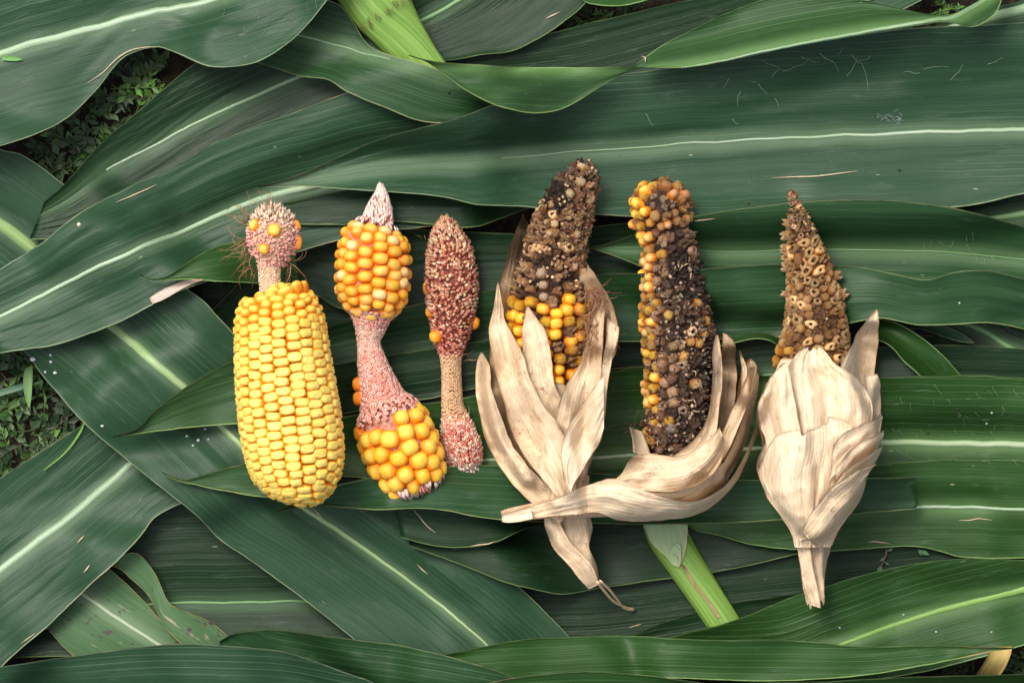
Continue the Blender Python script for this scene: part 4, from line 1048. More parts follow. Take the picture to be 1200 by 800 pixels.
# ---- ear 4: husked ear, rotten top, orange kernels below
r_husk4 = None
E4 = Ear([(692, 190, 5), (688, 195, 15), (683, 206, 21), (676, 222, 27), (667, 240, 31), (659, 260, 34), (653, 280, 36), (648, 300, 37), (646, 320, 41), (645, 340, 45.5), (644, 365, 47.5), (645, 395, 47), (648, 430, 43), (652, 465, 34), (656, 500, 24), (662, 550, 19), (668, 600, 17), (676, 640, 15), (688, 680, 9)], flat=0.85)
r4 = ear_root(E4, 'husked ear with a dark rotten crooked top and orange kernels in its dry husk')
husk(r4, [(613, 250), (604, 272), (596, 294), (586, 330), (578, 368), (575, 400), (573, 440), (585, 500), (620, 560)], [(620, 262), (622, 290), (618, 330), (620, 380), (628, 430), (635, 480), (640, 520), (645, 545), (650, 570)], HUSK_BROWN, drape=2, belly=0.006, zA=0.016, label='back husk leaf on the left, brownish')
husk(r4, [(660, 320), (664, 350), (668, 400), (672, 450), (676, 500)], [(681, 296), (694, 318), (708, 338), (718, 360), (724, 386), (723, 410), (714, 430), (710, 460), (706, 500)], HUSK_BROWN, drape=2, zB=0.020, belly=0.004, label='back husk leaf on the right, brown inside')
E4.core('core', lambda i: 7 if E4.p[i, 1] < 480 else 2, CORE_ROT, r4, bump=3)
TAN = (0.56, 0.33, 0.15); ROT = (0.045, 0.022, 0.013); BRN = (0.20, 0.095, 0.045); PINKT = (0.62, 0.38, 0.23)
e4 = int(np.argmin(abs(E4.p[:, 1] - 300))); e5 = int(np.argmin(abs(E4.p[:, 1] - 478)))
for q, j, i, th, a, b in E4.rings(0, e4, 8.8, 22, 6, 0.85, wander=1.3):
    if not visible(th): continue
    x, z, N, T = E4.at(i, th)
    dark = vnoise(x[0] / 26, x[1] / 26, 2) + 0.25 * (vnoise(x[0] / 9, x[1] / 9, 3) - 0.5)
    ax = np.dot(x - E4.p[i, :2], E4.n[i]) / E4.p[i, 2]
    right = x[0] > E4.p[i, 0] + 2
    u = rng.random()
    if right and u < 0.85: c, m = lerp3((0.24, 0.10, 0.05), (0.74, 0.50, 0.28), rng.random() ** 1.3), K_SHRIV
    elif dark > 0.42 and u < 0.82: c, m = ROT, K_SHRIV
    else: c, m = lerp3(BRN, TAN, rng.random()), (K_SHRIV if u < 0.6 else K_HOLLOW)
    if u > 0.93: c, m = (0.74, 0.54, 0.32), K_ROUND_M
    if x[1] < 215 and u < 0.5: c = (0.22, 0.15, 0.10)
    k = 0.85 + 0.5 * rng.random()
    E4.put(i, th + rng.normal() * 0.08, m[rng.integers(len(m))], a * k, b * k * 1.08, 6.5 + 3.5 * rng.random(), jit(c, 0.2), r4, sink=0.5 + 0.5 * rng.random(), tilt=rng.normal() * 0.3, spin=rng.normal() * 0.5)
for q, j, i, th, a, b in E4.rings(e4 + 1, e5, 13.6, 18, 8, 0.6, wander=1.0):
    if not visible(th, 0.1): continue
    x, z, N, T = E4.at(i, th)
    u = rng.random()
    line = 342 + 10 * vnoise(x[0] / 14, 3.3, 1) + (12 if 628 < x[0] < 662 else 0)
    if x[1] < line:
        c, m = (lerp3(TAN, PINKT, rng.random()), K_SHRIV) if u < 0.6 else ((lerp3(ROT, BRN, rng.random()), K_SHRIV) if u < 0.8 else ((0.66, 0.48, 0.34), K_ROUND_M))
        k = 0.75 + 0.3 * rng.random()
    else:
        f = np.clip((x[0] - 655) / 45, 0, 1) * np.clip((x[1] - 350) / 40, 0, 1)
        c = lerp3((0.90, 0.50, 0.03), (0.50, 0.21, 0.05), min(1, 0.3 * rng.random() ** 2 + f * (0.4 + 0.6 * rng.random())))
        m = K_ROUND if u < 0.62 - 0.35 * f else K_ROUND_M
        if u > 0.84: c, m = lerp3(TAN, (0.30, 0.15, 0.07), rng.random()), K_SHRIV
        k = 1.06 + 0.14 * rng.random()
    E4.put(i, th + rng.normal() * 0.05, m[rng.integers(len(m))], a * k, b * k, 9 + 3 * rng.random(), jit(c, 0.1), r4, sink=0.75 - 0.2 * rng.random(), spin=rng.normal() * 0.2)
sc = Scales()
for k in range(430):                                  # broken skins and crumbs packed between the kernels
    i = int(rng.uniform(0, e4 + 40)); th = rng.uniform(-0.15, PI + 0.15)
    if E4.p[i, 2] < rng.uniform(0, 30): continue
    u = rng.random()
    col = jit((0.07, 0.035, 0.02) if u < 0.5 else lerp3((0.07, 0.035, 0.02), (0.66, 0.43, 0.24), rng.random()), 0.3)
    sc.add(E4, i, th, 2.6, 6.5, col, rng.normal() * 0.8, 0.45, tip=jit(lerp3(col, (0.66, 0.43, 0.24), rng.random() ** 2), 0.2), inset=rng.uniform(3, 8), wob=2.5)
tag(sc.b.build('crumb', CHAFF, r4), kind='stuff')
z4 = E4.zc[0]
zz = sample(H, np.array([700.0]), np.array([350.0]))[0] + 0.002
silk(r4, 'silk', [(690, 340, zz + .001, 0.5, 1), (696, 355, zz, 0.3, 1), (686, 372, zz + .001, 0.2, 1), (700, 380, zz, -0.2, 1), (690, 390, zz, 0, 1)], 90, 0.00022, (16, 40), ((0.16, 0.06, 0.03), (0.40, 0.20, 0.10)), 0.002, 1.2, 0.001)
husk(r4, [(634, 560), (640, 590), (645, 622), (655, 648), (672, 668), (691, 690)], [(690, 556), (692, 590), (694, 622), (690, 640), (698, 660), (704, 684)], HUSK, name='shank_sheath', lift=0.001)
husk(r4, [(637, 600), (640, 620), (648, 640), (668, 664), (690, 690)], [(650, 600), (664, 626), (682, 648), (694, 664), (702, 684)], HUSK, name='shank_sheath', belly=0.003)
husk(r4, [(563, 413), (558, 430), (558, 460), (562, 490), (571, 522), (592, 556), (620, 586), (655, 612)], [(566, 413), (573, 428), (577, 455), (588, 492), (604, 525), (626, 552), (648, 578), (668, 604)], HUSK, belly=0.002, raise_=0.001, label='separate husk leaf curling out on the far left')
husk(r4, [(655, 606), (634, 560), (612, 512), (598, 470), (596, 448)], [(672, 604), (690, 550), (702, 505), (704, 465), (702, 448)], HUSK, endjag=16, lift=0.0005, label='inner husk leaf wrapping the foot of the ear')
husk(r4, [(617, 359), (613, 380), (611, 410), (616, 440), (628, 470), (640, 510), (655, 575)], [(619, 359), (627, 370), (640, 390), (646, 420), (650, 450), (664, 482), (668, 545)], HUSK, belly=0.0003, label='pointed front husk leaf lying on the kernels')
husk(r4, [(706, 352), (694, 378), (686, 404), (676, 430), (661, 455), (652, 480), (645, 520), (650, 580)], [(708, 366), (706, 400), (705, 430), (707, 470), (706, 512), (692, 540), (682, 565), (674, 600)], HUSK, lift=0.002, label='front husk leaf on the right')
husk(r4, [(725, 384), (723, 400), (716, 424), (711, 455), (708, 490), (700, 522), (688, 545)], [(710, 372), (709, 400), (704, 430), (702, 460), (699, 500), (690, 525), (680, 545)], HUSK, raise_=0.001, lift=0.0016)
husk(r4, [(583, 330), (578, 360), (573, 392), (580, 432), (590, 470), (600, 506), (618, 538), (645, 572), (662, 605)], [(584, 330), (591, 366), (601, 393), (612, 412), (620, 440), (632, 468), (650, 492), (664, 520), (674, 560), (676, 604)], HUSK, lift=0.0012, belly=0.0005, label='broad front husk leaf wrapping the left side')
husk(r4, [(706, 440), (694, 456), (676, 482), (662, 505), (656, 530), (660, 560)], [(707, 500), (700, 520), (688, 538), (680, 552), (672, 565), (668, 575)], HUSK_PALE, lift=0.0016)
tb = Bag()
for dx in (0, 7):
    pp = crv([(699 + dx * .6, 680), (708 + dx, 692), (720 + dx * .8, 706), (733, 713 + dx * 0.3), (745, 717)], 18)
    zb = sample(blur(maxf(H, 2), 2), pp[:, 0], pp[:, 1]) + 0.0012
    zb = np.maximum(zb, np.linspace(zb[0], zb[-1], 18))
    tb.tube([W(x, y, z) for (x, y), z in zip(pp, zb)], np.r_[np.linspace(0.0007, 0.0005, 15), 0.0006, 0.0008, 0.0007], 7, (0.66, 0.48, 0.30))
tb.build('stem_fibre', CHAFF, r4)

# ---- ear 5: long rotten ear in a bent husk
E5 = Ear([(770, 209, 10), (771, 214, 23), (773, 226, 32), (775, 242, 37), (778, 260, 36), (783, 280, 33.5), (785, 300, 35), (788, 330, 38.5), (792, 370, 42), (796, 410, 43.5), (798, 455, 44), (797, 490, 44), (792, 515, 42), (786, 535, 34), (782, 552, 22)], flat=0.86)
r5 = ear_root(E5, 'long mouldy ear with a bulbous top and an orange left edge, husk bent sideways')
husk(r5, [(847, 390), (846, 430), (842, 480), (836, 540)], [(852, 392), (862, 406), (863, 450), (858, 492), (848, 540)], HUSK_BROWN, raise_=0.006, pleat=0.002, pitch=6, label='brown torn husk strip standing on the right')
husk(r5, [(880, 420), (868, 436), (861, 480), (846, 535)], [(882, 420), (888, 430), (882, 462), (872, 498), (854, 545)], HUSK_BROWN, raise_=0.006, pleat=0.002, pitch=6)
husk(r5, [(866, 411), (868, 430), (866, 460)], [(868, 411), (874, 432), (874, 462)], HUSK, raise_=0.007, nu=7)
E5.core('core', 7, CORE_ROT, r5, bump=3)
for q, j, i, th, a, b in E5.rings(0, 488, 12.4, 19, 6, 0.8, wander=1.2):
    if not visible(th, 0.2): continue
    x, z, N, T = E5.at(i, th)
    ax = (x[0] - E5.p[i, 0]) / E5.p[i, 2]
    u = rng.random(); y = x[1]
    k = 0.95 + 0.25 * rng.random()
    if y < 272:
        c = lerp3((0.66, 0.37, 0.13), (0.42, 0.22, 0.10), rng.random()); m = K_ROUND if u < 0.1 else (K_ROUND_M if u < 0.8 else K_SHRIV)
        if ax < -0.35 and u < 0.8: c, m = (0.82, 0.47, 0.07), (K_ROUND if u < 0.4 else K_ROUND_M)
        if math.hypot(x[0] - 776, y - 236) < 15: c, m, k = (0.5, 0.36, 0.25), K_SHRIV, 0.8
    elif ax < -0.62:
        c = lerp3((0.87, 0.52, 0.05), (0.66, 0.40, 0.17), rng.random()); m = K_ROUND if u < 0.4 else K_ROUND_M
        if y > 480 and u < 0.6: c, m = BRN, K_SHRIV
    elif ax < -0.25:
        c = lerp3((0.62, 0.40, 0.24), (0.24, 0.13, 0.08), rng.random()); m = K_ROUND_M if u < 0.45 else K_SHRIV
        if u > 0.93: c, m = (0.84, 0.48, 0.07), K_ROUND_M
    elif ax > 0.72 and y > 390: c, m = (0.78, 0.46, 0.12), (K_ROUND_M if u < 0.7 else K_SHRIV)
    elif y > 425 and ax > 0.1 and y < 505 and u < 0.5:
        c, m, k = lerp3((0.74, 0.46, 0.20), (0.62, 0.42, 0.26), rng.random()), K_ROUND_M, 1.15
    elif y > 425:
        c = lerp3((0.10, 0.065, 0.045), (0.40, 0.24, 0.14), rng.random() ** 1.6); m = K_SHRIV if u < 0.8 else K_HOLLOW
        if u > 0.95: c, m = (0.42, 0.38, 0.34), K_SHRIV
    else:
        c = lerp3((0.07, 0.036, 0.022), (0.62, 0.41, 0.26), rng.random() ** 1.3); m = K_SHRIV if u < 0.66 else (K_HOLLOW if u < 0.80 else (K_ROUND_M if u > 0.92 else K_SHRIV))
        if u > 0.95: c = (0.74, 0.43, 0.12)
        k *= 0.98
    if y > 285 and ax > -0.45 and vnoise(x[0] / 24, x[1] / 30, 3) > 0.56 and u < 0.8:      # patches of black mould
        c, m = lerp3((0.035, 0.022, 0.016), (0.16, 0.10, 0.07), rng.random() ** 2), K_SHRIV
    E5.put(i, th + rng.normal() * 0.06, m[rng.integers(len(m))], a * k, b * k, 8 + 4 * rng.random(), jit(c, 0.15), r5, sink=0.72 + 0.33 * rng.random() - (0.2 if m is K_ROUND else 0), tilt=rng.normal() * 0.15, spin=rng.normal() * 0.4)
sc = Scales()
for k in range(430):                                  # broken skins and crumbs packed between the kernels
    i = int(rng.uniform(130, 485)); th = rng.uniform(-0.15, PI + 0.15)
    if E5.p[i, 2] < rng.uniform(0, 30): continue
    u = rng.random()
    col = jit((0.06, 0.038, 0.027) if u < 0.5 else lerp3((0.06, 0.038, 0.027), (0.52, 0.36, 0.25), rng.random()), 0.3)
    sc.add(E5, i, th, 2.6, 6.0, col, rng.normal() * 0.8, 0.45, tip=jit(lerp3(col, (0.40, 0.27, 0.18), rng.random() ** 2), 0.2), inset=rng.uniform(3, 8), wob=2.5)
tag(sc.b.build('crumb', CHAFF, r5), kind='stuff')
mb = Bag()
for k in range(170):                                  # frass and dead silk caught between the kernels
    i = int(rng.uniform(150, 480)); th = rng.uniform(0.15, 0.8) * PI
    x, z, N, T = E5.at(i, th, 1)
    p = np.array(W(x[0], x[1], z)); d = rng.normal(size=3); d /= np.linalg.norm(d); L = rng.uniform(3, 11) * S; e = rng.normal(size=3) * L * 0.3
    n_ = np.array(N)
    mb.tube([p - d * L / 2, p + e * 0.5 + n_ * 0.0012, p + d * L / 2], [0.00022, 0.0003, 0.00015], 4, jit(((0.08, 0.05, 0.035) if rng.random() < 0.6 else (0.4, 0.28, 0.18)), 0.3))
tag(mb.build('frass', SILK, r5), kind='stuff')
silk(r5, 'silk', [(748, 480, sample(H, np.array([752.0]), np.array([480.0]))[0] * 0.8, -0.8, 0.6), (745, 500, 0.034, -1, 0.2)], 16, 0.00015, (12, 30), ((0.06, 0.04, 0.02), (0.16, 0.1, 0.06)))
# bent husk: a shank lying to the left and bands that sweep round under the ear
SH5 = Ear([(588, 604, 8), (600, 602, 10), (640, 596, 13), (680, 590, 18), (720, 584, 22), (760, 574, 26), (800, 562, 25), (835, 545, 18)], flat=0.7, lift=0.004)
SH5.core('shank', 2, CORE_STRAW, r5)
husk(r5, [(738, 500), (741, 515), (742, 530)], [(752, 505), (758, 520), (762, 535)], HUSK_PALE, nu=8, raise_=0.002)
husk(r5, [(820, 545), (838, 520), (853, 490), (866, 460), (876, 430)], [(838, 556), (852, 530), (866, 498), (877, 468), (886, 430)], HUSK, lift=0.001, raise_=0.002)
husk(r5, [(838, 392), (834, 410), (834, 440), (831, 475), (822, 500), (800, 524), (770, 545), (735, 560)], [(841, 392), (845, 415), (846, 445), (842, 478), (838, 510), (828, 535), (800, 560), (750, 580)], HUSK, lift=0.002, pitch=6, label='thin husk strip rising over the right side of the kernels')
husk(r5, [(730, 552), (742, 535), (760, 530), (785, 533), (806, 529), (826, 516), (842, 500)], [(700, 580), (740, 590), (770, 590), (800, 582), (822, 566), (840, 545), (850, 520)], HUSK, lift=0.0008, label='stained husk fold round the foot of the ear', cross=0.0016)
husk(r5, [(700, 570), (740, 572), (780, 574), (815, 566), (842, 545), (860, 515), (872, 480), (884, 432)], [(700, 596), (740, 602), (780, 600), (820, 590), (850, 566), (868, 535), (880, 500), (889, 440)], HUSK, lift=0.0018, zA=0.003, pitch=6)
husk(r5, [(590, 601), (610, 595), (640, 586), (665, 576), (690, 566), (720, 560), (760, 575), (810, 585), (850, 565), (874, 530), (888, 490)], [(590, 609), (605, 609), (640, 604), (680, 600), (704, 600), (724, 608), (760, 610), (802, 606), (834, 594), (866, 560), (889, 508)], HUSK_PALE, lift=0.0012, belly=0.002, label='pale outer husk leaf sweeping from the shank round the bottom')
husk(r5, [(588, 601), (594, 599), (606, 597), (622, 592)], [(588, 609), (594, 611), (608, 610), (624, 606)], HUSK_PALE, name='shank_end', nu=10, nv=12, cross=0.0012)

# ---- ear 6: gnawed ear in a pale husk
E6 = Ear([(927, 222, 2), (929, 229, 5.5), (932, 243, 9.5), (937, 262, 15), (941, 282, 20), (946, 305, 24), (951, 330, 29.5), (955, 355, 34), (956, 380, 37.5), (955, 400, 41), (953, 425, 46), (953, 460, 50), (955, 500, 52), (954, 540, 48), (951, 580, 36), (949, 610, 24), (950, 640, 18), (954, 680, 14), (957, 708, 10)], flat=0.8)
r6 = ear_root(E6, 'pointed ear of gnawed hollow tan kernels rising from a closed pale husk')
E6.core('core', 6, CORE_GOLD, r6, bump=2.5)
f0 = int(np.argmin(abs(E6.p[:, 1] - 432)))
GOLD = (0.66, 0.42, 0.18)
fb = int(np.argmin(abs(E6.p[:, 1] - 280)))
for q, j, i, th, a, b in E6.rings(0, fb, 6.6, 15, 5, 0.9):
    if not visible(th, 0.2): continue
    m = K_SHRIV if rng.random() < 0.6 else K_HOLLOW
    E6.put(i, th + rng.normal() * 0.1, m[rng.integers(6)], a * 0.95, b * 1.0, 4.5 + 2 * rng.random(), jit(lerp3((0.22, 0.12, 0.06), (0.58, 0.38, 0.2), rng.random()), 0.2), r6, sink=0.7, tilt=rng.normal() * 0.2, spin=rng.normal() * 0.3)
for q, j, i, th, a, b in E6.rings(fb + 1, f0, 11.0, 19, 8, 0.62, wander=0.6):
    if not visible(th, 0.2): continue
    x, z, N, T = E6.at(i, th)
    u = rng.random()
    pit = math.hypot((x[0] - 966) / 16, (x[1] - 376) / 15) < 1
    m = K_HOLLOW if u < 0.55 else (K_SHRIV if u < 0.75 else K_ROUND_M)
    c = lerp3((0.34, 0.17, 0.06), (0.72, 0.46, 0.20), rng.random()); k = 1.0 + 0.16 * rng.random()
    if pit: c, k, m = (0.26, 0.11, 0.04), 0.7, K_SHRIV
    if x[1] > 408 and abs(x[0] - 956) > 36: c, m = (0.72, 0.40, 0.07), K_ROUND_M
    E6.put(i, th + rng.normal() * 0.05, m[rng.integers(len(m))], a * k, b * k, 6 + 2.0 * rng.random(), jit(c, 0.12), r6, sink=0.6 + 0.12 * rng.random() + (0.5 if pit else 0), tilt=rng.normal() * 0.12, spin=rng.normal() * 0.5)
for x, y in ((922, 262), (921, 291), (922, 305), (916, 300), (921, 314), (920, 276), (918, 345), (984, 322), (989, 345)):
    i, th = near(E6, x, y)
    th = PI * 0.05 if x < 940 else PI * 0.95
    E6.put(i, th, K_SHRIV[rng.integers(6)], 4.5, 5, 9, jit((0.78, 0.58, 0.34), 0.1), r6, sink=0.1, tilt=rng.normal() * 0.2)
sc = Scales()
for k in range(240):                                  # broken skins and crumbs packed between the kernels
    i = int(rng.uniform(10, f0)); th = rng.uniform(-0.15, PI + 0.15)
    if E6.p[i, 2] < rng.uniform(0, 30): continue
    u = rng.random()
    col = jit((0.14, 0.065, 0.025) if u < 0.5 else lerp3((0.14, 0.065, 0.025), (0.62, 0.40, 0.19), rng.random()), 0.3)
    sc.add(E6, i, th, 2.0, 5.0, col, rng.normal() * 0.8, 0.45, tip=jit(lerp3(col, (0.62, 0.40, 0.19), rng.random() ** 2), 0.2), inset=rng.uniform(3, 8), wob=2.5)
tag(sc.b.build('crumb', CHAFF, r6), kind='stuff')
zz6 = 0.5 * (E6.zc[0])
husk(r6, [(926, 600), (934, 640), (939, 675), (944, 707)], [(984, 604), (975, 640), (967, 675), (966, 710)], HUSK, name='shank_sheath', lift=0.0003, cross=0.0014, gap=0.0003, endjag=14)
husk(r6, [(930, 630), (936, 655), (940, 685), (950, 708)], [(948, 632), (951, 655), (956, 685), (962, 712)], HUSK, name='shank_sheath', lift=0.0008)
husk(r6, [(914, 420), (904, 440), (890, 462), (884, 478), (892, 512), (905, 560)], [(935, 420), (945, 450), (950, 480), (952, 520), (950, 560), (950, 590)], HUSK_PALE, lift=0.001)
husk(r6, [(912, 428), (906, 440), (902, 452)], [(917, 424), (912, 438), (908, 452)], HUSK_BROWN, nu=6, raise_=0.003)
husk(r6, [(1025, 362), (1012, 378), (1000, 396), (990, 415), (983, 428), (985, 455), (990, 500)], [(1027, 363), (1029, 382), (1031, 405), (1028, 425), (1022, 448), (1018, 470), (1010, 510)], HUSK_PALE, raise_=0.004, lift=0.003, label='tall pointed husk leaf standing up on the right')
husk(r6, [(1012, 440), (1014, 460), (1010, 490), (1000, 540)], [(1027, 438), (1032, 450), (1034, 475), (1028, 520)], HUSK_PALE, raise_=0.002)
husk(r6, [(1033, 480), (1010, 530), (985, 575), (960, 610)], [(1034, 500), (1026, 524), (1012, 552), (1008, 584), (990, 606), (975, 640)], HUSK_PALE)
husk(r6, [(900, 440), (905, 470), (900, 505), (888, 545), (898, 580), (920, 612), (930, 640)], [(1000, 470), (1012, 500), (1012, 525), (1006, 552), (1006, 580), (990, 604), (972, 640)], HUSK_PALE, lift=0.001, belly=0.004)
husk(r6, [(935, 615), (920, 560), (914, 510), (912, 470), (915, 440), (928, 418), (940, 407)], [(965, 618), (1000, 570), (1010, 530), (1020, 490), (1019, 468), (1003, 443), (980, 428), (963, 408)], HUSK_PALE, endjag=10, lift=0.0012, label='broad front husk leaf with an uneven rim')
husk(r6, [(905, 436), (893, 458), (886, 474), (890, 500), (896, 520), (889, 548), (898, 575)], [(918, 424), (925, 450), (930, 480), (936, 510), (940, 545), (945, 590), (948, 615)], HUSK_PALE, lift=0.0015)
husk(r6, [(934, 632), (922, 612), (902, 582), (890, 550), (896, 525), (908, 505)], [(950, 628), (970, 595), (990, 560), (1003, 530), (1002, 510), (990, 494)], HUSK_PALE, endjag=16, lift=0.0008, belly=0.002, label='whitish husk leaf across the front')
for (a1, b1, c1) in (((1034, 486), (990, 502), (972, 520)), ((1034, 503), (1000, 518), (975, 545)), ((1030, 520), (990, 545), (955, 585))):
    husk(r6, [a1, b1, c1], [(a1[0] - 4, a1[1] + 20), (b1[0] + 6, b1[1] + 28), (c1[0] - 4, c1[1] + 40)], HUSK_PALE, nu=12, nv=20, lift=0.0008, gap=0.0007)
husk(r6, [(1022, 540), (1000, 548), (968, 570), (945, 600), (935, 620)], [(1010, 556), (1009, 582), (992, 605), (974, 628), (955, 640)], HUSK, lift=0.0012, gap=0.0007)

# ------------------------------------------------------------------ small things
def weeds(name, label, poly, n, seed, zt=0.011, big=1.0):
    r = np.random.default_rng(seed)
    P = np.array(poly, float)
    def inside(x, y):
        c = False; j = len(P) - 1
        for i in range(len(P)):
            if (P[i, 1] > y) != (P[j, 1] > y) and x < (P[j, 0] - P[i, 0]) * (y - P[i, 1]) / (P[j, 1] - P[i, 1]) + P[i, 0]: c = not c
            j = i
        return c
    b = Bag(); k = 0
    lo, hi = P.min(0), P.max(0)
    while k < n:
        x, y = r.uniform(lo[0], hi[0]), r.uniform(lo[1], hi[1])
        if not inside(x, y): continue
        k += 1
        a = r.uniform(0, 2 * PI); L = r.uniform(14, 38) * big; m = 6
        z0 = r.uniform(0.001, zt * 0.55); z1 = min(zt, z0 + r.uniform(0, 0.006))
        da = r.normal() * 0.12
        lev = r.random() ** 2.5
        g = lerp3((0.014, 0.038, 0.010), (0.085, 0.19, 0.03), lev)
        pts = []
        px, py = x, y
        for q in range(m + 1):
            pts.append((px, py, z0 + (z1 - z0) * q / m)); px += math.cos(a) * L / m; py += math.sin(a) * L / m; a += da
        b.tube([W(*p) for p in pts], 0.0003, 4, lerp3(g, (0.16, 0.09, 0.05), 0.4 * r.random()))
        for q in range(1, m + 1):
            for sd in (-1, 1):
                an = a + sd * r.uniform(0.5, 1.1)
                l = r.uniform(3.5, 9) * big; w = l * r.uniform(0.16, 0.3)
                d = np.array([math.cos(an), math.sin(an)]); s = np.array([-d[1], d[0]])
                p0 = np.array(pts[q][:2]); zb = pts[q][2]; dz = r.normal() * 0.0008
                v = [W(*p0, zb), W(*(p0 + d * l * .45 + s * w), zb + dz + .0006), W(*(p0 + d * l * .45 - s * w), zb + dz + .0006), W(*(p0 + d * l * .45), zb + dz), W(*(p0 + d * l), zb + dz * 2)]
                b.add(v, [(0, 2, 3), (0, 3, 1), (1, 3, 4), (3, 2, 4)], jit(g, 0.25))
    tag(b.build(name, WEED), label, kind='stuff')
weeds('weeds', 'small dark weeds on the soil in the gap at the upper left', [(-10, 205), (10, 172), (60, 145), (110, 100), (140, 66), (175, 45), (235, 70), (215, 95), (150, 150), (80, 230), (40, 220)], 48, 3, big=2.0)
weeds('weeds', 'mixed weeds and dead bits in the gap at the left edge', [(-80, 405), (20, 405), (60, 440), (120, 500), (50, 545), (0, 575), (-80, 590)], 60, 4, big=2.0)
weeds('weeds', 'tiny weeds in the small gap beside the leaf tip left of the plump ear', [(225, 350), (275, 322), (300, 335), (255, 372)], 30, 5, 0.010, 0.8)
weeds('weeds', 'shaded weeds in the dark gap at the lower right corner', [(960, 800), (1080, 785), (1180, 758), (1290, 750), (1290, 830), (960, 830)], 40, 6, big=1.6)
weeds('weeds', 'shaded weeds in the little gaps along the top edge', [(640, 30), (700, 5), (760, -10), (760, 25), (690, 40)], 40, 8)
weeds('weeds', 'shaded weeds in the dark gap at the top right', [(1010, 30), (1060, 5), (1120, -10), (1130, 20), (1060, 40)], 30, 9)

def blade(label, A, B, z0, z1, col):
    a, b = crv(A, 16), crv(B, 16)
    bg = Bag()
    t = np.linspace(0, 1, 16)
    z = z0 + (z1 - z0) * np.sin(t * PI * 0.6)
    v = []
    for i in range(16):
        c = (a[i] + b[i]) / 2
        v += [W(*a[i], z[i] + 0.0006), W(*c, z[i]), W(*b[i], z[i] + 0.0006)]
    f = []
    for i in range(15):
        for q in (0, 1): f.append((i * 3 + q, i * 3 + q + 1, i * 3 + q + 4, i * 3 + q + 3))
    bg.add(v, f, col)
    v2 = [(x, y, zz - 0.0002) for x, y, zz in v]
    bg.add(v2, [q[::-1] for q in f], col)
    return tag(bg.build('grass_blade', WEED), label, 'grass blade')
blade('broad upright grass blade among the weeds at the left edge', [(24, 432), (22, 445), (24, 465), (28, 478)], [(33, 428), (33, 445), (32, 465), (30, 478)], 0.014, 0.016, (0.11, 0.23, 0.06))
blade('bluish grass blade lying flat into the weeds from the left edge', [(-20, 462), (0, 455), (20, 450), (45, 447)], [(-20, 468), (0, 463), (20, 457), (45, 448)], 0.012, 0.013, (0.07, 0.14, 0.075))
pz = lambda x, y: float(sample(H, np.array([float(x)]), np.array([float(y)]))[0])
blade('thin bright grass blade lying across the lower left leaf', [(96, 491), (88, 508), (72, 530), (47, 551)], [(98, 492), (90, 510), (73, 532), (48, 552)], pz(88, 510) + 0.0012, pz(72, 531) + 0.0014, (0.16, 0.34, 0.05))
blade('short green grass clipping on the midrib at the left edge of the top leaf', [(0, 63), (8, 64), (16, 65), (22, 67)], [(0, 69), (8, 70), (16, 70), (23, 69)], pz(10, 66) + 0.001, pz(10, 66) + 0.0012, (0.12, 0.30, 0.07))

def scrap(label, A, B, mat, raise_=0.0006, cat='leaf scrap', **kw):
    sh = sheet(A, B, None, nu=kw.pop('nu', 6), nv=kw.pop('nv', 16), drape=1, gap=raise_, lift=0.0001, pleat=0.0001, pitch=5, jag=0.8)
    return tag(link('leaf_scrap', sheet_mesh('leaf_scrap', sh, mat, 0.0001)), label, cat)
PINKSCRAP = husk_material('pinkish_dry_scrap', (0.36, 0.27, 0.22), (0.55, 0.46, 0.40), (0.3, 0.2, 0.12), 0.3)
scrap('pinkish dry leaf scrap lying beside the tip left of the plump ear neck', [(175, 349), (185, 342), (205, 333), (222, 328), (238, 327)], [(179, 356), (190, 352), (210, 341), (226, 333), (238, 329)], PINKSCRAP, 0.0012)
SLIVER = husk_material('bleached_sliver', (0.44, 0.41, 0.30), (0.58, 0.55, 0.44), (0.3, 0.22, 0.14), 0.2)
